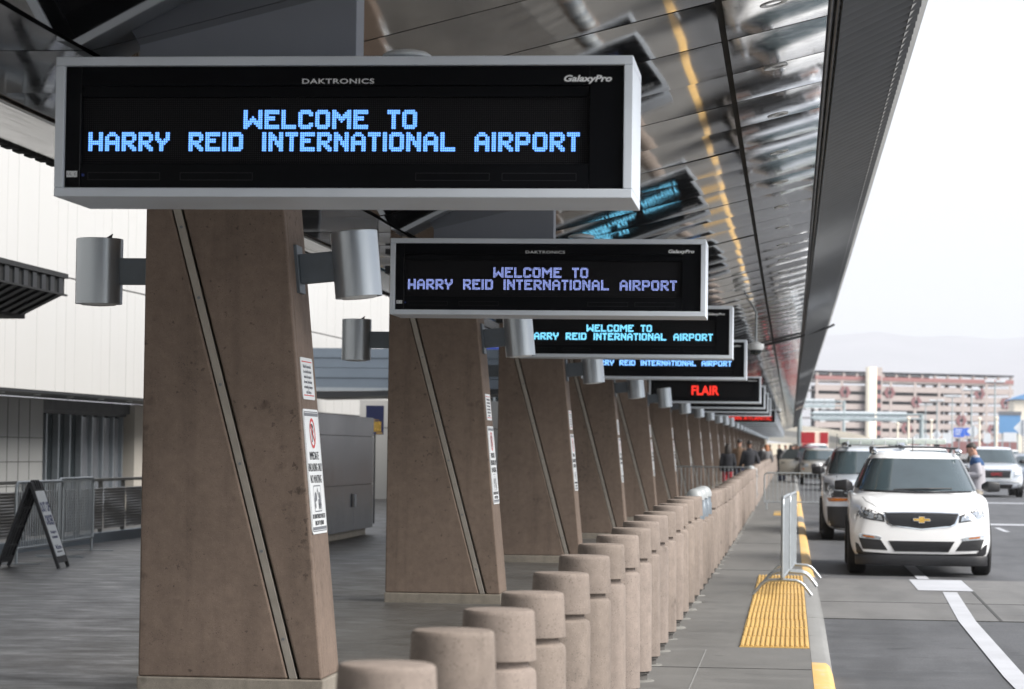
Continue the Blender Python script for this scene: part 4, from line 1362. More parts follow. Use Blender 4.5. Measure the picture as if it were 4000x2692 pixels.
for s_ in (-1, 1):
    seam(tr, [(s_ * .60, .16), (s_ * .74, .55), (s_ * .80, 1.02)], 'hood_gap', suv)
    for cx, cz2, rr in ((.62, .825, .036), (.75, .865, .042)):
        patch(tr, [(s_ * cx + rr * math.cos(k * math.pi / 5), cz2 + rr * math.sin(k * math.pi / 5)) for k in range(10)], M['chrome'], 'lamp_bowl', suv, .016, cuts=1)
        patch(tr, [(s_ * cx + rr * .55 * math.cos(k * math.pi / 5), cz2 + rr * .55 * math.sin(k * math.pi / 5)) for k in range(10)], M['lens'], 'lamp_bulb', suv, .020, cuts=1)
xs2 = [-.90 + .09 * k for k in range(21)]
fr_ = []
for x in xs2:
    h_ = tr.ray_cast(Vector((max(-.86, min(.86, x)), -3, .33)), Vector((0, 1, 0)))
    fr_.append((x, h_[0].y - .016 + (abs(x) - .86) * .9 * (abs(x) > .86)))
MB().prism(fr_ + [(x, y + .12) for x, y in reversed(fr_)], 'z', .155, .295).build('air_dam', M['black_plastic'], suv, bevel=.012, smooth=40)
patch(tr, [(-.80, 1.165), (0, 1.15), (.80, 1.165), (.80, 1.145), (0, 1.125), (-.80, 1.145)], M['trim'], 'cowl', suv, .008)
patch(tr, [(-.17, .30), (.17, .30), (.17, .245), (-.17, .245)], M['dark_frame'], 'tow_cover', suv, .02)
patch(tc, [(.50, 1.30), (.56, 1.30), (.56, 1.33), (.50, 1.33)], M['white'], 'sticker', suv, .009, cuts=1)

# --- police SUV with the light bar
px_, py_ = 1.62, 51.8
pol, tr, tc = vehicle('suv', 'police_suv', (px_, py_, rd(py_)), 0, 'silver police SUV with a clear roof light bar, directly behind the white SUV', 'police car', M['silver_car'],
                      W=1.01, L=5.3, hood=1.26, nose=1.10, roof=1.80, belt=1.26, wheel_r=.40, roof_w=.70)
patch(tr, [(-.55, 1.06), (.55, 1.06), (.52, .74), (-.52, .74)], M['trim'], 'grille', pol, .01, cuts=4)
patch(tr, [(-.60, .93), (.60, .93), (.60, .90), (-.60, .90)], M['chrome'], 'grille_bar', pol, .018, cuts=4)
patch(tr, [(-.93, 1.06), (-.62, 1.04), (-.62, .95), (-.92, .96)], M['lens'], 'headlamp', pol, .014, mirror=True, cuts=3)
patch(tr, [(-.98, 1.10), (-.56, 1.07), (-.54, .83), (-.94, .83)], M['trim'], 'lamp_housing', pol, .006, mirror=True, cuts=3)
patch(tr, [(-.93, .825), (-.54, .815), (-.54, .765), (-.90, .75)], M['amber'], 'indicator', pol, .012, mirror=True, cuts=3)
patch(tr, [(-.93, .66), (.93, .66), (.90, .24), (-.90, .24)], M['trim'], 'lower_bumper', pol, .012, cuts=4)
b = MB()
for s in (-1, 1): b.box(s * .36 - .04, -.16, .45, s * .36 + .04, -.02, 1.0)
b.box(-.5, -.18, .62, .5, -.14, .72); b.box(-.5, -.18, .86, .5, -.14, .94)
b.build('push_bar', M['trim'], pol, bevel=.012)
def light_bar(root, y, z, hw_):
    MB().box(-hw_, y - .16, z + .05, hw_, y + .16, z + .16).build('light_bar', M['lightbar'], root, bevel=.03, seg=3, smooth=50)
    b = MB()
    for q in range(-2, 3): b.box(q * hw_ * .36 - .012, y - .168, z + .055, q * hw_ * .36 + .012, y - .161, z + .135)
    b.build('light_divider', M['chrome'], root)
    MB().box(-hw_ * .97, y - .15, z + .161, hw_ * .97, y + .15, z + .18).build('light_bar_top', M['white'], root, bevel=.008)
    b = MB()
    for s in (-1, 1): b.box(s * hw_ * .72 - .06, y - .05, z - .06, s * hw_ * .72 + .06, y + .05, z + .049)
    b.build('mount', M['trim'], root)
light_bar(pol, 2.35, 1.80, .68)
for s in (-1, 1): MB().lathe([(.0, -.08), (.05, -.07), (.075, .0), (.075, .06), (0, .065)], 14, (s * .55, 1.9, 1.83), 'x').build('spot_lamp', M['chrome'], pol, smooth=50)
b = MB().tube([(-.74, .5, 1.2), (-.74, .5, 2.05)], .006, 6).build('antenna', M['trim'], pol)

# --- second vehicle with a light bar, hidden by the white SUV
qx, qy = 2.78, 59.5
p2, tr, tc = vehicle('suv', 'patrol_truck', (qx, qy, rd(qy)), 0, 'white patrol truck with a pale light bar mostly hidden by the white SUV', 'truck', M['white_car'], W=1.0, L=5.5, hood=1.24, nose=1.06, roof=1.84, belt=1.24, wheel_r=.4, roof_w=.70)
patch(tr, [(-.5, 1.0), (.5, 1.0), (.48, .7), (-.48, .7)], M['trim'], 'grille', p2, .01)
patch(tr, [(-.92, 1.02), (-.58, 1.0), (-.58, .84), (-.90, .86)], M['lens'], 'headlamp', p2, .01, mirror=True)
light_bar(p2, 2.4, 1.84, .72)

# --- silver pickup-fronted SUV on the right
gx, gy = 7.42, 99
gm, tr, tc = vehicle('suv', 'silver_suv', (gx, gy, rd(gy)), 0, 'large silver SUV with lit headlamps and red letters on its grille, at right', 'car', M['silver_car'], W=1.01, L=5.2, hood=1.24, nose=1.06, roof=1.82, belt=1.22, wheel_r=.40, roof_w=.70, clear=.3)
patch(tr, [(-.60, 1.04), (.60, 1.04), (.55, .64), (-.55, .64)], M['chrome'], 'grille_surround', gm, .008, cuts=3)
patch(tr, [(-.53, .98), (.53, .98), (.49, .70), (-.49, .70)], M['trim'], 'grille', gm, .016, cuts=3)
for k in range(3): patch(tr, [(-.5, .75 + k * .07), (.5, .75 + k * .07), (.5, .76 + k * .07), (-.5, .76 + k * .07)], M['dark_frame'], 'grille_bar', gm, .02, cuts=3)
q = link('grille_lettering', text_mesh('GMC', .15, M['red_paint'], .006, 'CENTER', bold=.003, sx=1.25), gm, (0, -.09, .79), (R(90), 0, 0))
patch(tr, [(-.93, 1.0), (-.64, .99), (-.62, .74), (-.90, .76)], M['lens'], 'headlamp', gm, .012, mirror=True)
patch(tr, [(-.88, .97), (-.68, .96), (-.67, .84), (-.86, .85)], M['headlight_on'], 'lit_lamp', gm, .018, mirror=True, cuts=2)
patch(tr, [(-.90, .60), (.90, .60), (.88, .53), (-.88, .53)], M['chrome'], 'bumper', gm, .012)
patch(tr, [(-.6, .48), (.6, .48), (.55, .33), (-.55, .33)], M['trim'], 'lower_grille', gm, .01)
patch(tr, [(-.83 + .08 * math.cos(k * math.pi / 5), .43 + .07 * math.sin(k * math.pi / 5)) for k in range(10)], M['lens'], 'fog_lamp', gm, .014, mirror=True, cuts=1)

# --- beige off-roader with an open door, white sedan beside it
jx, jy = 1.32, 122
je, tr, tc = vehicle('suv', 'beige_suv', (jx, jy, rd(jy)), 0, 'beige SUV with its door standing open by the pavement, far back', 'car', M['beige_car'], W=.92, L=4.7, hood=1.12, nose=.97, roof=1.66, belt=1.12, roof_w=.70, clear=.28)
patch(tr, [(-.42, .98), (.42, .98), (.40, .74), (-.40, .74)], M['trim'], 'grille', je, .01)
patch(tr, [(-.82, .98), (-.54, .98), (-.54, .82), (-.80, .82)], M['lens'], 'headlamp', je, .01, mirror=True)
patch(tr, [(-.84, .78), (-.72, .78), (-.72, .70), (-.84, .70)], M['amber'], 'indicator', je, .012, mirror=True)
patch(tr, [(-.86, .58), (.86, .58), (.84, .35), (-.84, .35)], M['dark_frame'], 'lower_bumper', je, .012)
dr = MB().box(-1.86, 1.75, .42, -.95, 1.87, 1.16).build('open_door', M['beige_car'], je, bevel=.03, smooth=60)
b = MB(); b.prism([(-1.82, 1.16), (-1.0, 1.16), (-1.0, 1.62), (-1.5, 1.62)], 'y', 1.79, 1.83); b.build('door_window', M['glass'], dr)
MB().box(-1.75, 1.735, .98, -1.6, 1.749, 1.02).build('door_handle', M['trim'], dr)
sx_, sy_ = 2.10, 107
sd, tr, tc = vehicle('sedan', 'white_sedan', (sx_, sy_, rd(sy_)), 0, 'white sedan partly hidden between the beige SUV and the police SUV', 'car', M['white_car'], W=.90, L=4.7, hood=.96, nose=.76, roof=1.40, belt=.96, glass_y=(1.1, 2.0), rear_y=3.9, wheel_r=.33, roof_w=.58)
patch(tr, [(-.45, .70), (.45, .70), (.40, .50), (-.40, .50)], M['trim'], 'grille', sd, .01)
patch(tr, [(-.84, .76), (-.52, .70), (-.52, .60), (-.82, .63)], M['lens'], 'headlamp', sd, .01, mirror=True)
patch(tr, [(-.8, .42), (.8, .42), (.78, .25), (-.78, .25)], M['trim'], 'lower_bumper', sd, .01)

# --- more traffic behind
def far_car(kind, name, x, y, paint, label, **kw):
    o, tr, tc = vehicle(kind, name, (x, y, rd(y)), 0, label, 'car', M[paint], **kw)
    n_ = kw.get('nose', .88)
    patch(tr, [(-.45, n_ - .04), (.45, n_ - .04), (.4, n_ - .24), (-.4, n_ - .24)], M['trim'], 'grille', o, .01)
    patch(tr, [(-.86, n_), (-.54, n_ - .03), (-.54, n_ - .15), (-.84, n_ - .12)], M['lens'], 'headlamp', o, .01, mirror=True)
    patch(tr, [(-.8, .42), (.8, .42), (.78, .25), (-.78, .25)], M['trim'], 'lower_bumper', o, .01)
    return o
far_car('sedan', 'grey_sedan', 10.75, 121, 'grey_car', 'blue-grey car cut by the right picture edge behind the large silver SUV', W=.92, hood=1.0, nose=.80, roof=1.50, belt=1.0, wheel_r=.34)
far_car('sedan', 'dark_sedan', 12.9, 150, 'dark_car', 'dark car behind the blue-grey car at the right edge', W=.92, hood=1.0, nose=.80, roof=1.50, belt=1.0, wheel_r=.34)
far_car('suv', 'pale_suv', 15.3, 190, 'white_car', 'small white SUV far behind at the right edge of the road', W=.95)
far_car('suv', 'maroon_suv', 1.0, 152, 'maroon_car', 'maroon SUV behind the open beige door, among the crowd', W=.95, roof=1.78)
far_car('suv', 'dark_suv', 2.9, 139, 'dark_car', 'dark roofed car just behind the white sedan', W=.95, roof=1.72)
far_car('suv', 'white_van', 1.65, 172, 'white_car', 'white van roof showing behind the beige SUV', W=.98, roof=1.95, belt=1.2)
bt = empty('red_box_truck', (1.7, 195, rd(195)), 0, 'red and cream box truck far down the kerb above the beige SUV', 'truck')
MB().box(-1.0, 1.8, .9, 1.0, 7.5, 2.9).build('box', M['shade_cream'], bt, bevel=.03)
MB().box(-.98, 1.76, 2.05, .02, 1.795, 2.85).build('red_panel', M['red_paint'], bt)
MB().box(.40, 1.76, 2.05, .98, 1.795, 2.85).build('red_panel', M['red_paint'], bt)
b = MB().box(-.95, 0, .45, .95, 1.7, 1.2); b.prism([(.0, 1.2), (1.7, 1.2), (1.7, 2.0), (.5, 2.0)], 'x', -.9, .9)
b.build('cab', M['red_paint'], bt, bevel=.04)
b = MB(); b.prism([(-.05 + .05, 1.25), (.42, 1.92), (.41, 1.93), (-.01, 1.26)], 'x', -.8, .8); b.build('windscreen', M['glass'], bt)
for s in (-1, 1):
    for yq in (.9, 6): wheel(bt, s * .85, yq, .45, .28)

# ------------------------------------------------------------------ people
M['skin_tone'] = plain('skin', (0.375, 0.203, 0.143), .5, 0, .08, 20)
M['skin_dark'] = plain('skin_deep', (.16, .085, .055), .5, 0, .08, 20)
M['hair'] = plain('dark_hair', (.022, .016, .013), .55, 0, .3, 40)
M['hair_red'] = plain('auburn_hair', (.30, .11, .04), .55, 0, .3, 40)
M['jacket_grey'] = plain('grey_fleece', (0.332, 0.321, 0.347), .85, 0, .08, 30, bmp=.2)
M['yoke_blue'] = plain('blue_yoke', (0.0126, 0.0512, 0.142), .8, 0, .1, 30)
M['khaki'] = plain('khaki_cloth', (0.338, 0.305, 0.26), .85, 0, .1, 18)
M['black_cloth'] = plain('black_cloth', (.015, .016, .022), .85, 0, .3, 18)
M['navy_cloth'] = plain('navy_cloth', (.02, .025, .06), .85, 0, .3, 18)
M['grey_cloth'] = plain('grey_cloth', (.13, .13, .135), .85, 0, .2, 18)
M['red_cloth'] = plain('red_cloth', (.32, .02, .03), .85, 0, .15, 18)
M['white_cloth'] = plain('white_cloth', (.55, .54, .53), .85, 0, .1, 18)
M['brown_cloth'] = plain('brown_cloth', (.13, .08, .05), .85, 0, .2, 18)

def fused(b, name, m, parent, vox, smooth=4):
    """overlapping tapered solids melted into one continuous skin"""
    me = b.mesh(name, m)
    o = bpy.data.objects.new(name, me); COL.objects.link(o)
    rm = o.modifiers.new('r', 'REMESH'); rm.mode = 'VOXEL'; rm.voxel_size = vox
    sm = o.modifiers.new('s', 'SMOOTH'); sm.factor = .5; sm.iterations = smooth
    dg = bpy.context.evaluated_depsgraph_get()
    me2 = bpy.data.meshes.new_from_object(o.evaluated_get(dg))
    bpy.data.objects.remove(o); bpy.data.meshes.remove(me)
    me2.name = name
    for p in me2.polygons: p.use_smooth = True
    me2.materials.clear(); me2.materials.append(m)
    return link(name, me2, parent)
def limb(b, pts, n=12):
    """tapered tube through joints (x, y, z, r) with rounded ends"""
    P = []
    for i in range(len(pts) - 1):
        for q in range(4):
            t = q / 4
            P.append(tuple(pts[i][c] + (pts[i + 1][c] - pts[i][c]) * t for c in range(4)))
    P.append(pts[-1])
    for _ in range(2):
        P = [P[0]] + [tuple((P[i - 1][c] + 2 * P[i][c] + P[i + 1][c]) / 4 for c in range(4)) for i in range(1, len(P) - 1)] + [P[-1]]
    b.tube([p[:3] for p in P], [p[3] for p in P], n)
    for p in (P[0], P[-1]):
        rr = p[3]
        b.lathe([(.0, -rr), (rr * .7, -rr * .7), (rr, 0), (rr * .7, rr * .7), (0, rr)], 10, p[:3])
def stack(b, rings, n=18):
    """rings (z, x, y, rx, ry)"""
    b.loft([[(x + rx * math.cos(2 * math.pi * k / n), y + ry * math.sin(2 * math.pi * k / n), z) for k in range(n)] for z, x, y, rx, ry in rings])
def person(loc, rz, label, top, bottom, skin_m='skin_tone', hair_m='hair', long_hair=False, pose='stand', yoke=None, h=1.78, group=None, fine=False, coat=False):
    s = h / 1.79
    root = empty('person', loc, rz, label, 'person', group)
    root.scale = (s, s, s)
    vox = .011 if fine else .022
    read = pose == 'read'
    st = .12 if pose == 'walk' else 0
    ln = (lambda z: -.10 * max(0, z - .95) ** 1.3) if read else (lambda z: -.02 * max(0, z - .95))   # spine leans forward as it rises
    arms = {}
    for d in (-1, 1):
        sh = (d * .185, .015 + ln(1.42), 1.42)
        if read: arms[d] = [sh, (d * .25, .06 + ln(1.2), 1.15), (d * .16, -.24, 1.16), (d * .10, -.31, 1.20)]
        elif pose == 'walk': arms[d] = [sh, (d * .235, .06 - d * .10, 1.14), (d * .235, -.05 - d * .19, .92), (d * .23, -.08 - d * .21, .84)]
        else: arms[d] = [sh, (d * .235, .05, 1.13), (d * .235, -.05, .89), (d * .23, -.08, .81)]
    legs = {d: [(d * .09, .0, .92), (d * .10, -.02 - d * st * .7, .50), (d * .10, .03 - d * st * 1.7, .09)] for d in (-1, 1)}
    pitch = R(22) if read else R(3)
    def hp(x, y, z):   # head turned down about the neck
        yy_, zz_ = y, z - 1.53
        return (x, yy_ * math.cos(pitch) - zz_ * math.sin(pitch) + ln(1.53) * 1.0, 1.53 + yy_ * math.sin(pitch) + zz_ * math.cos(pitch))
    HEAD = [(1.545, -.060, .026, .030), (1.56, -.050, .044, .056), (1.59, -.034, .058, .076), (1.63, -.022, .066, .088), (1.67, -.014, .073, .096), (1.71, -.010, .075, .098), (1.745, -.006, .066, .088), (1.77, -.002, .045, .062), (1.787, 0, .012, .018)]
    b = MB()
    n = 18
    b.loft([[hp(rx * math.cos(2 * math.pi * k / n), y + ry * math.sin(2 * math.pi * k / n), z) for k in range(n)] for z, y, rx, ry in HEAD])
    limb(b, [(*hp(0, -.098, 1.685), .011), (*hp(0, -.122, 1.645), .017)], 8)
    limb(b, [(*hp(0, -.085, 1.60), .014), (*hp(0, -.092, 1.585), .014)], 8)
    for d in (-1, 1): limb(b, [(*hp(d * .074, .0, 1.68), .016), (*hp(d * .076, .006, 1.635), .012)], 8)
    limb(b, [(0, ln(1.4) + .02, 1.38, .07), (0, ln(1.5) + .01, 1.48, .055), (*hp(0, .01, 1.60), .056)])
    stack(b, [(.86, 0, 0, .13, .09), (1.0, 0, .01, .14, .10), (1.15, 0, .015 + ln(1.15), .13, .095), (1.3, 0, .02 + ln(1.3), .155, .105), (1.42, 0, .02 + ln(1.42), .15, .09), (1.47, 0, .015 + ln(1.47), .08, .06)])
    for d in (-1, 1):
        a = arms[d]
        limb(b, [(*a[0], .055), (*a[1], .043), (*a[2], .03)])
        w_, hd_ = Vector(a[2]), Vector(a[3])
        dr_ = (hd_ - w_).normalized()
        b.loft([[tuple(w_ + dr_ * t + Vector((d * x, 0, 0)) + Vector((0, 0, z))) for x, z in ((-q, -.014), (q, -.014), (q, .014), (-q, .014))] for t, q in ((-.02, .026), (.03, .038), (.09, .04), (.10, .036))])
        l = legs[d]
        limb(b, [(*l[0], .085), (*l[1], .058), (*l[2], .042)])
        limb(b, [(l[2][0], l[2][1], .07, .04), (l[2][0] * 1.15, l[2][1] - .15, .04, .03)])
        if fine:
            side = Vector((d, 0, 0)); up = Vector((0, 0, 1))
            for q, (off, len_) in enumerate(((-.030, .060), (-.010, .075), (.010, .080), (.030, .068))):
                p0 = w_ + dr_ * .09 + side * off
                p1 = p0 + dr_ * len_ * .5 + up * .004
                p2 = p0 + dr_ * len_ * .85 - up * .014
                limb(b, [(*p0, .0105), (*p1, .010), (*p2, .0085)], 8)
            p0 = w_ + dr_ * .03 - side * .036
            limb(b, [(*p0, .013), (*(p0 + dr_ * .03 - side * .018 + up * .012), .012), (*(p0 + dr_ * .062 - side * .008 + up * .016), .0095)], 8)
    fused(b, 'body', M[skin_m], root, vox * .8 if fine else vox, 2)
    hem = .50 if coat else .84
    b = MB()
    stack(b, ([(hem, 0, .0, .19, .15)] if coat else [(hem, 0, .005, .178, .150)]) + [(.90, 0, .008, .185, .152), (1.05, 0, .015 + ln(1.05), .180, .148), (1.2, 0, .02 + ln(1.2), .186, .150), (1.32, 0, .022 + ln(1.32), .20, .148), (1.40, 0, .022 + ln(1.40), .19, .132), (1.455, 0, .02 + ln(1.455), .135, .105), (1.49, 0, .015 + ln(1.49), .085, .082), (1.54, 0, .01 + ln(1.54), .076, .076)])
    for d in (-1, 1):
        a = arms[d]
        limb(b, [(a[0][0] * .92, a[0][1], a[0][2] - .01, .080), (*a[1], .068), (a[1][0] + (a[2][0] - a[1][0]) * .5, a[1][1] + (a[2][1] - a[1][1]) * .5, a[1][2] + (a[2][2] - a[1][2]) * .5, .058), (*a[2], .044)])
    fused(b, 'jacket', M[top], root, vox, 3)
    b = MB()
    stack(b, [(.78, 0, 0, .165, .115), (.86, 0, 0, .172, .128), (.98, 0, .005, .160, .118)])
    for d in (-1, 1):
        l = legs[d]
        limb(b, [(l[0][0], l[0][1], l[0][2] - .06, .098), (*l[1], .078), (l[2][0], l[2][1], .12, .066), (l[2][0], l[2][1] - .01, .06, .066)])
    fused(b, 'trousers', M[bottom], root, vox, 3)
    for d in (-1, 1):
        l = legs[d]
        b = MB(); limb(b, [(l[2][0], l[2][1] + .04, .045, .042), (l[2][0] * 1.08, l[2][1] - .08, .042, .044), (l[2][0] * 1.15, l[2][1] - .18, .035, .034)])
        fused(b, 'shoe', M['black_plastic'], root, .014, 2)
    if yoke:
        b = MB()
        stack(b, [(1.335, 0, .024 + ln(1.335), .198, .151), (1.40, 0, .022 + ln(1.40), .192, .138), (1.455, 0, .02 + ln(1.455), .141, .111), (1.492, 0, .015 + ln(1.49), .091, .088), (1.50, 0, .015 + ln(1.49), .084, .080)])
        for d in (-1, 1):
            a = arms[d]
            limb(b, [(a[0][0] * .92, a[0][1], a[0][2] - .006, .086), (a[0][0] * .92 + (a[1][0] - a[0][0]) * .16, a[0][1] + (a[1][1] - a[0][1]) * .16, a[0][2] - .045, .082)])
        fused(b, 'yoke', M[yoke], root, vox, 3)
    b = MB()
    HR = [(1.655, .030, .074, .066), (1.69, .012, .080, .088), (1.72, -.002, .081, .100), (1.75, -.004, .074, .096), (1.778, -.002, .052, .070), (1.797, 0, .018, .026)]
    if long_hair: HR = [(1.44, .07, .10, .05), (1.52, .05, .12, .075), (1.60, .035, .12, .09), (1.66, .025, .11, .092), (1.72, .005, .10, .105), (1.77, .0, .085, .09), (1.81, 0, .04, .045)]
    b.loft([[hp(rx * math.cos(2 * math.pi * k / n), y + ry * math.sin(2 * math.pi * k / n), z) for k in range(n)] for z, y, rx, ry in HR])
    fused(b, 'hair', M[hair_m], root, vox, 2)
    if fine:
        for d in (-1, 1):
            p = hp(d * .032, -.099, 1.676)
            MB().lathe([(0, -.01), (.011, 0), (0, .01)], 8, p, 'x').build('eye', M['black_plastic'], root, smooth=60)
            q0, q1 = hp(d * .018, -.108, 1.697), hp(d * .05, -.096, 1.698)
            MB().tube([q0, q1], .005, 6).build('eyebrow', M[hair_m], root)
        q0, q1 = hp(-.026, -.099, 1.606), hp(.026, -.099, 1.606)
        MB().tube([q0, hp(0, -.108, 1.606), q1], .0055, 6).build('mouth', M['brown_cloth'], root)
    return root
pm = person((3.90, 57.3, rd(57.3)), R(-92), 'man in a grey and blue fleece reading at the right of the white SUV', 'jacket_grey', 'khaki', pose='read', yoke='yoke_blue', h=1.93, fine=True)
nb_ = empty('notepad', (3.56, 57.3, rd(57.3) + 1.325), 0, 'pale notepad held by the man in the grey fleece', 'notepad')
MB().box(-.10, -.06, -.006, .04, .06, .012).build('pages', M['white'], nb_, bevel=.003)
MB().box(-.105, -.065, -.012, .045, .065, -.0065).build('cover', M['navy_cloth'], nb_)

person((-2.05, 88, g(88)), R(185), 'person with big dark hair in a dark top and red trousers by the columns', 'black_cloth', 'red_cloth', 'skin_dark', 'hair', True, 'stand', h=1.72, group='people by the columns')
person((-1.33, 87, g(87)), R(200), 'person in a long black coat seen from behind near the bollards', 'black_cloth', 'black_cloth', 'skin_dark', pose='walk', coat=True, h=1.86, group='people by the columns')
person((-1.85, 97, g(97)), R(170), 'person in an olive top half hidden behind the long black coat', 'brown_cloth', 'navy_cloth', 'skin_tone', pose='stand', h=1.9, group='people by the columns')
crowd = [(-1.42, 132, 'black_cloth', 'grey_cloth', 'hair', 'person in black with a grey bag shape at the bollards'), (-1.15, 130, 'grey_cloth', 'black_cloth', 'hair_red', 'person with auburn hair in a grey coat by the far bollards'),
         (-1.55, 150, 'white_cloth', 'navy_cloth', 'hair', 'person in a pale top in the far crowd behind the auburn-haired one'), (-1.3, 168, 'brown_cloth', 'black_cloth', 'hair', 'person in a brown top in the far crowd'),
         (-.75, 176, 'black_cloth', 'black_cloth', 'hair', 'person in black at the head of the far pavement'), (.1, 128, 'navy_cloth', 'grey_cloth', 'hair', 'person in navy standing at the suitcase'),
         (.30, 136, 'black_cloth', 'black_cloth', 'hair', 'person in black by the open beige door'), (-.35, 160, 'grey_cloth', 'navy_cloth', 'hair', 'person in dark grey walking in the far pavement'),
         (.2, 150, 'red_cloth', 'black_cloth', 'hair', 'person in red far along the kerb'), (-.05, 190, 'black_cloth', 'grey_cloth', 'hair', 'tiny person in black at the farthest end of the pavement'),
         (-1.9, 178, 'navy_cloth', 'black_cloth', 'hair', 'tiny person in navy behind the bollards in the far crowd')]
for k, (x, y, t_, bt_, hr, lab) in enumerate(crowd):
    person((x, y, g(y)), R(160 + 37 * k), lab, t_, bt_, 'skin_tone' if k % 3 else 'skin_dark', hr, k % 4 == 1, 'walk' if k % 2 else 'stand', h=1.68 + .03 * (k % 5), group='travellers in the far crowd')
sc = empty('suitcase', (-.42, 124.5, g(124.5)), R(8), 'navy suitcase standing on the pavement beside the open beige door', 'suitcase')
MB().box(-.16, -.13, .06, .16, .13, .68).build('shell', M['suitcase'], sc, bevel=.03)
b = MB()
for s in (-1, 1): b.tube([(s * .09, .08, .68), (s * .09, .08, .98)], .012, 6)
b.tube([(-.09, .08, .98), (.09, .08, .98)], .014, 6); b.build('pull_handle', M['galv'], sc)
b = MB()
for sx2 in (-1, 1):
    for sy2 in (-1, 1): b.lathe([(.0, -.012), (.03, -.012), (.03, .012), (0, .012)], 10, (sx2 * .12, sy2 * .09, .03), 'x')
b.build('casters', M['black_plastic'], sc)

# ------------------------------------------------------------------ far background
MAT = cam.matrix_world.to_3x3()
def at(px, py, y):
    """world point seen at a pixel of the 4000 px photograph at distance y along the road"""
    d = MAT @ Vector((px - 2000, -(py - 1346), -10500))
    d = d / d.y
    return Vector((d.x * y, y, EYE + d.z * y))

# parking garage
A_, B_ = at(3183, 1600, 850), at(3958, 1600, 886)
glen = math.hypot(B_.x - A_.x, 36)
ga = empty('parking_garage', (A_.x, 850, 0), math.atan2(36, B_.x - A_.x), 'long open-deck parking garage with red bands and red hexagon emblems', 'building')
def gz(py): return at(3183, py, 850).z
ST = 2.90
ztop = gz(1447)
zred1, zred0 = gz(1466.5), gz(1481)
base = 2.5
b = MB()
zs = []
z = zred0
MB().box(0, -.25, zred0, glen, .3, zred1).build('red_band', M['garage_red'], ga)
z = zred0 - .62
b = MB()
b.box(0, 0, z, glen, 14, zred0 - .002)
b.build('deck_band', M['garage'], ga)
while z > base:
    zo = z - 1.1
    b = MB(); b.box(0, -.05, zo - 1.80, glen, .3, zo); b.box(0, .31, zo - 1.80, glen, 16, zo - 1.5)
    b.build('deck_band', M['garage'], ga)
    z = zo - 1.80
MB().box(0, 2.2, base - 3, glen * .66, 2.5, zred0 - 2.0).build('deck_shade_sheet', M['garage_dark'], ga)  # added near-black sheet standing in for the shade inside the open decks
b = MB()
for k in range(6): b.box(glen * (.64 + .06 * k), 13, base - 3, glen * (.64 + .06 * k) + 1.4, 13.4, zred0)
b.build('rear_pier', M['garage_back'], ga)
nbay = 8
for k in range(nbay + 1):
    x = 1.0 + (glen - 2.0) * k / nbay - .8
    MB().box(x, -.12, base - 4, x + .95, -.051 + .0, zred0 - .01).build('pillar', M['garage'], ga)
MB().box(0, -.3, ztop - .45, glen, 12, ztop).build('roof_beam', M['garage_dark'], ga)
b = MB()
for k in range(16):
    x = .4 + (glen - 1.6) * k / 15
    b.box(x, 0, zred1 + .002, x + .85, .6, ztop - .451)
b.build('roof_post', M['garage'], ga)
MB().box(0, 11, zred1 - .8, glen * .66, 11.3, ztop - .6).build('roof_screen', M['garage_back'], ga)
x0 = (at(3373, 1600, 856).x - A_.x) / math.cos(ga.rotation_euler.z); x1 = (at(3412, 1600, 856).x - A_.x) / math.cos(ga.rotation_euler.z); x2 = (at(3438, 1600, 857).x - A_.x) / math.cos(ga.rotation_euler.z)
zt = gz(1429)
b = MB(); b.prism([(x0 + (x1 - x0) * .5 - (x1 - x0) * .55 * math.cos(R(a)), -1.6 - 1.2 * math.sin(R(a))) for a in range(0, 181, 15)], 'z', base - 4, zt)
b.build('stair_tower', M['shade_cream'], ga)
MB().box(x1 - .2, -1.5, base - 4, x2, -.4, zt).build('lift_shaft', M['garage'], ga)
for k in range(9):
    z = zt - 5.6 - 2.9 * k
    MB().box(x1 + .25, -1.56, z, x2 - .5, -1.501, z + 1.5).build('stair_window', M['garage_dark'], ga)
    MB().box(x1 + .25, -1.58, z + 1.5, x2 - .5, -1.501, z + 2.88).build('stair_panel', M['garage_red'], ga)
emb = MB()
for s in (-1, 1):
    emb.prism([(s * .28, 1.75), (s * .28, .8), (s * .72, .45), (s * .72, -.45), (s * .28, -.8), (s * .28, -1.75), (s * .95, -1.75), (s * 1.95, -.3), (s * 1.95, .3), (s * .95, 1.75)], 'y', -.35, -.13)
emb = emb.mesh('emblem', M['emblem'])
hub = MB().prism([(.62 * math.cos(k * math.pi / 8), .62 * math.sin(k * math.pi / 8)) for k in range(16)], 'y', -.2, -.131).mesh('emblem_hub', M['garage_dark'])
for cx, cy in ((697, 538), (1103, 545), (1345, 632), (1922, 556), (2157, 643), (1755, 800), (1257, 868), (2040, 885)):
    px2, py2 = 3000 + cx * .4292, 1300 + cy * .4292
    t = (px2 - 3183) / (3958 - 3183)
    yd = 850 + 36 * t
    p = at(px2, py2, yd)
    xl = (p.x - A_.x) / math.cos(ga.rotation_euler.z)
    link('emblem', emb, ga, (xl, 0, p.z)); link('emblem_hub', hub, ga, (xl, 0, p.z))

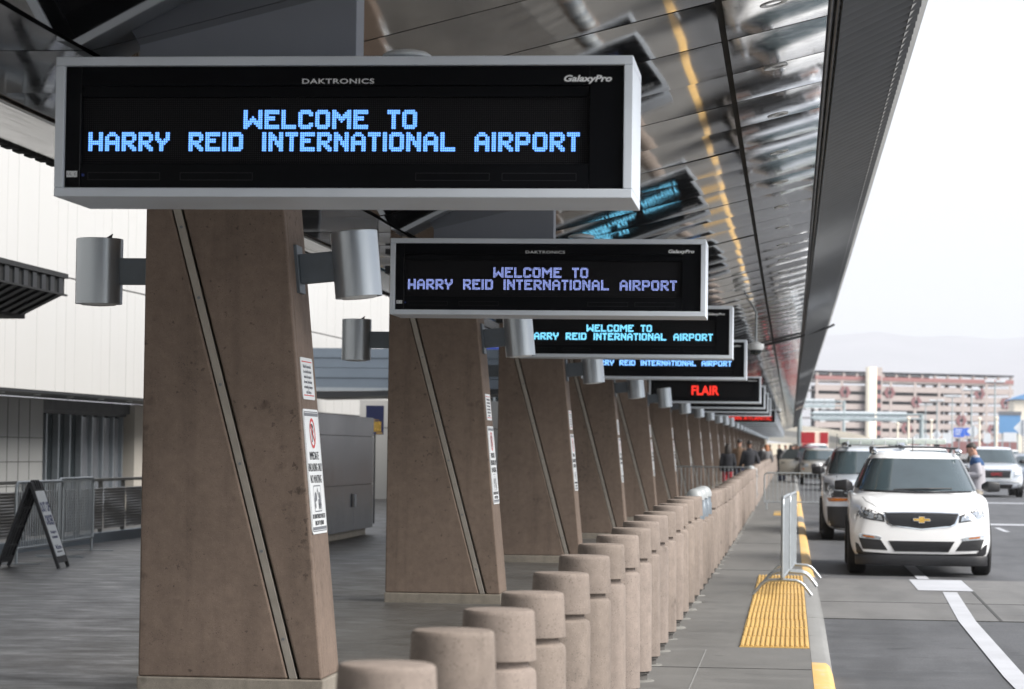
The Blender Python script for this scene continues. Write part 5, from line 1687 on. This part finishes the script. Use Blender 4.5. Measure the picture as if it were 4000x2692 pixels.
# sign gantries seen from behind
def gantry(xa, xb, ya, yb, Y, n, label, px_post):
    a, c = at(xa, ya, Y), at(xb, yb, Y)
    gt = empty('sign_gantry', (a.x, Y, g(Y)), 0, label, 'sign gantry', 'sign gantries over the road')
    zt_, zb_ = a.z - g(Y), c.z - g(Y)
    wd = c.x - a.x
    h_ = zt_ - zb_
    b = MB()
    for yy_ in (0, 1.2):
        for z in (zb_ + h_ * .35, zb_ + h_ * .75): b.tube([(-.3, yy_, z), (wd + 1.6, yy_, z)], .09, 8)
    b.build('beam', M['pole'], gt)
    b = MB()
    for k in range(n + 1):
        x = wd * k / n
        b.tube([(x, 0, zb_ + h_ * .35), (x, 0, zb_ + h_ * .75)], .05, 6)
        if k < n: b.tube([(x, 0, zb_ + h_ * .35), (x + wd / n, 0, zb_ + h_ * .75)], .04, 6)
    b.build('brace', M['pole'], gt)
    for k in range(3):
        MB().box(wd * (k + .02) / 3, 1.3, zb_ + h_ * .1, wd * (k + .97) / 3, 1.36, zt_).build('sign_panel', M['sign_back'], gt)
    b = MB().box(0, -.8, zb_ + h_ * .16, wd, -.1, zb_ + h_ * .2); b.box(0, -.8, zb_ + h_ * .2, wd, -.77, zb_ + h_ * .34)
    b.build('walkway', M['pole'], gt)
    for k in range(4):
        MB().box(wd * (k + .3) / 4, -1.1, zb_, wd * (k + .3) / 4 + h_ * .45, -.85, zb_ + h_ * .12).build('sign_light', M['white'], gt)
    for px2 in px_post:
        x = at(px2, 1600, Y).x - a.x
        MB().tube([(x, .6, -.3), (x, .6, zb_ + h_ * .8)], .26, 12).build('post', M['pole'], gt, smooth=60)
    return gt
gantry(3176, 3547, 1604, 1652, 285, 10, 'near pale sign gantry spanning the road before the garage', (3124, 3601))
gantry(3137, 3262, 1556, 1600, 420, 5, 'farther pale sign gantry behind the canopy end', (3100, 3297))

# street lights with long heads, in a receding line
for k, (px2, py2, Y) in enumerate(((3887, 1490, 309), (3795, 1521, 347), (3720, 1547, 386), (3660, 1564, 416), (3616, 1580, 450))):
    p = at(px2, py2, Y)
    sl_ = empty('street_light', (p.x, Y, g(Y)), 0, nth(k + 1) + ' grey street light with a wide flat head, counted from the right, before the garage', 'street light', 'street lights before the garage')
    z = p.z - g(Y)
    MB().tube([(0, 0, -.3), (0, 0, z - .1)], [.13, .08], 10).build('pole', M['pole'], sl_, smooth=60)
    for s in (-1, 1): MB().box(s * .62 - .52, -.2, z - .12, s * .62 + .52, .2, z + .12).build('lamp_head', M['sign_back'], sl_, bevel=.03)
    MB().tube([(-1.0, 0, z - .16), (1.0, 0, z - .16)], .05, 8).build('cross_arm', M['pole'], sl_)

# diamond road sign backs
for k, (px2, py2, hd_, lab) in enumerate(((3803, 1685, 26, 'large white diamond sign back before the garage, right of the blue sign'), (3660, 1698, 20, 'white diamond sign back left of the blue sign'),
                                   (3617, 1708, 17, 'small pale diamond sign back, right one of the close pair'), (3582, 1711, 18, 'small pale diamond sign back, left one of the close pair'),
                                   (3996, 1672, 36, 'largest white diamond sign back, cut by the right picture edge'))):
    Y = .64 * 10500 / hd_
    p = at(px2, py2, Y)
    ds = empty('diamond_sign', (p.x, Y, g(Y)), 0, lab, 'road sign', 'diamond sign backs before the garage')
    z = p.z - g(Y)
    b = MB(); b.prism([(0, z - .64), (.64, z), (0, z + .64), (-.64, z)], 'y', -.01, .01)
    b.build('plate', M['sign_back'], ds)
    MB().box(-.035, -.08, -.3, .035, -.011, z + .55).build('post', M['galv'], ds)
for k, (px2, py2, w2, h2, Y, mt, lab) in enumerate(((3746, 1690, 41, 35, 262, 'blue_board', 'blue road sign with white writing before the garage'), (3779, 1687, 22, 30, 300, 'blue_board', 'second blue road sign half behind the large diamond'),
                                         (3857, 1712, 26, 38, 240, 'sign_back', 'upright white rectangular sign back left of the pale blue board'), (3945, 1708, 48, 36, 230, 'sign_back', 'wide white rectangular sign back under the pale blue board'),
                                         (3700, 1712, 34, 40, 280, 'sign_back', 'pale rectangular sign back left of the blue sign'))):
    p = at(px2, py2, Y); s = Y / 10500
    rs = empty('road_sign', (p.x, Y, g(Y)), 0, lab, 'road sign', 'rectangular signs before the garage')
    z = p.z - g(Y)
    MB().box(-w2 * s / 2, -.01, z - h2 * s / 2, w2 * s / 2, .01, z + h2 * s / 2).build('plate', M[mt], rs)
    MB().box(-.05, .011, -.3, .05, .08, z + h2 * s / 2).build('post', M['galv'], rs)
    if k == 0:
        b = MB()
        for j in range(3): b.box(-w2 * s * .36, -.02, z + h2 * s * (.22 - .24 * j), w2 * s * (.3 - .1 * j), -.011, z + h2 * s * (.32 - .24 * j))
        b.build('white_writing', M['white'], rs)
# beige posts
for k, (px2, py2, Y) in enumerate(((3506, 1660, 215), (3549, 1639, 215), (3638, 1648, 215), (3826, 1641, 215), (3893, 1638, 215))):
    p = at(px2, py2, Y)
    bp_ = empty('beige_post', (p.x, Y, g(Y)), 0, nth(k + 1) + ' slim beige concrete post from the left before the garage', 'post', 'beige posts before the garage')
    z = p.z - g(Y)
    MB().tube([(0, 0, -.3), (0, 0, z)], [.1, .08], 10).build('shaft', M['shade_cream'], bp_, smooth=60)
    MB().lathe([(.13, z), (.16, z + .12), (.05, z + .2)], 12).build('cap', M['shade_cream'], bp_)
# pale blue board
p, q = at(3903, 1622, 385), at(3987, 1693, 385)
bb = empty('billboard', (p.x, 385, g(385)), 0, 'large pale blue board with a dark top strip at the right of the garage', 'billboard')
MB().box(0, 0, q.z - g(385), q.x - p.x, .25, p.z - g(385)).build('panel', M['light_blue'], bb)
MB().box(-.1, -.05, p.z - g(385) + .002, q.x - p.x + .1, .3, p.z - g(385) + .55).build('header', M['grey_ink'], bb)
b = MB()
for x in (.4, q.x - p.x - .5): b.box(x, .251, -.5, x + .2, .45, p.z - g(385))
b.build('leg', M['pole'], bb)

# curving flyover ramp with pale parapets
Y = 360
top = [at(x, y, Y + (3500 - x) * .12) for x, y in ((2985, 1648), (3110, 1661), (3229, 1674), (3357, 1697), (3446, 1724), (3500, 1742))]
fl = empty('flyover', (top[0].x, Y, 0), 0, 'pale flyover ramp sloping down to the right behind the cars', 'flyover')
o0 = Vector((top[0].x, Y, 0))
def ribbon(nm, dz0, dz1, dy0, dy1, m):
    rings = [[(t.x - o0.x, t.y - o0.y + dy, t.z + dz) for dy, dz in ((dy0, dz0), (dy1, dz0), (dy1, dz1), (dy0, dz1))] for t in top]
    return MB().loft(rings).build(nm, m, fl)
ribbon('parapet', -1.05, 0, 0, .3, M['shade_cream'])
ribbon('deck', -2.2, -1.052, -9, .25, M['ramp_deck'])
ribbon('near_parapet', -2.9, -1.9, -9.4, -9.05, M['shade_cream'])
b = MB()
for t in top[0:4:1]: b.box(t.x - o0.x - .5, t.y - o0.y - 5, -1, t.x - o0.x + .5, t.y - o0.y - 3.6, t.z - 2.21)
b.build('pier', M['shade_cream'], fl)
p, q = at(2960, 1731, 420), at(3095, 1760, 420)
cw = MB().box(p.x - 4, 420, .5, q.x, 420.5, p.z)
tag(cw.build('retaining_wall', M['shade_cream']), 'low cream retaining wall beyond the end of the columns', 'wall')
p, q = at(3560, 1722, 620), at(3975, 1750, 620)
tag(MB().box(p.x, 620, 1.5, q.x, 620.6, p.z).build('red_wall', M['garage_red']), 'long low red wall at the foot of the garage', 'wall')
p, q = at(3962, 1562, 720), at(4080, 1760, 720)
cb_ = empty('cream_building', (p.x, 720, 2.5), 0, 'cream building with a blue curved roof at the right edge beyond the garage', 'building')
MB().box(0, 0, 0, q.x - p.x, 20, p.z - 2.5).build('wall', M['shade_cream'], cb_)
b = MB(); n = 10
wd = q.x - p.x
b.prism([(wd * k / n - 1.0, p.z - 2.4 + 2.2 * math.sin(math.pi * (k / n) * .5)) for k in range(n + 1)] + [(wd, p.z - 2.4), (-1, p.z - 2.4)], 'y', -1, 21)
b.build('roof', M['light_blue'], cb_)
# mountains
b = MB()
random.seed(5)
xs_ = [-3500 + 220 * k for k in range(60)]
rows_m = []
for j, (Yq, f_) in enumerate(((11000, 0), (13000, .55), (15000, 1.0), (17500, .75))):
    row = []
    for x in xs_:
        hgt = 655 + 26 * math.sin(x / 900) + 14 * math.sin(x / 310 + 1) + random.uniform(-9, 9) - max(0, (x - 2300) * .02)
        row.append((x, Yq + random.uniform(-200, 200), max(-5, hgt * f_ + (random.uniform(-40, 40) if 0 < f_ < 1 else 0))))
    rows_m += row
n = len(xs_)
b.add(rows_m, [(j * n + i, j * n + i + 1, (j + 1) * n + i + 1, (j + 1) * n + i) for j in range(3) for i in range(n - 1)])
M['mountain'] = plain('desert_mountain', (0.24, 0.225, 0.24), .95, 0, .25, .002)
b.build('mountains', M['mountain'], smooth=80)['kind'] = 'structure'

# air: a thin even haze round everything, the sky outside it
hz = MB().box(-9000, -600, -3, 12000, 19000, 1100).build('haze', None)
hz['kind'] = 'stuff'
hm = bpy.data.materials.new('thin_haze'); hm.use_nodes = True
t = hm.node_tree
t.nodes.remove(t.nodes['Principled BSDF'])
pv = t.nodes.new('ShaderNodeVolumePrincipled')
pv.inputs['Color'].default_value = (.93, .95, 1, 1)
pv.inputs['Density'].default_value = .00013
t.links.new(pv.outputs[0], t.nodes['Material Output'].inputs['Volume'])
hz.data.materials.append(hm)
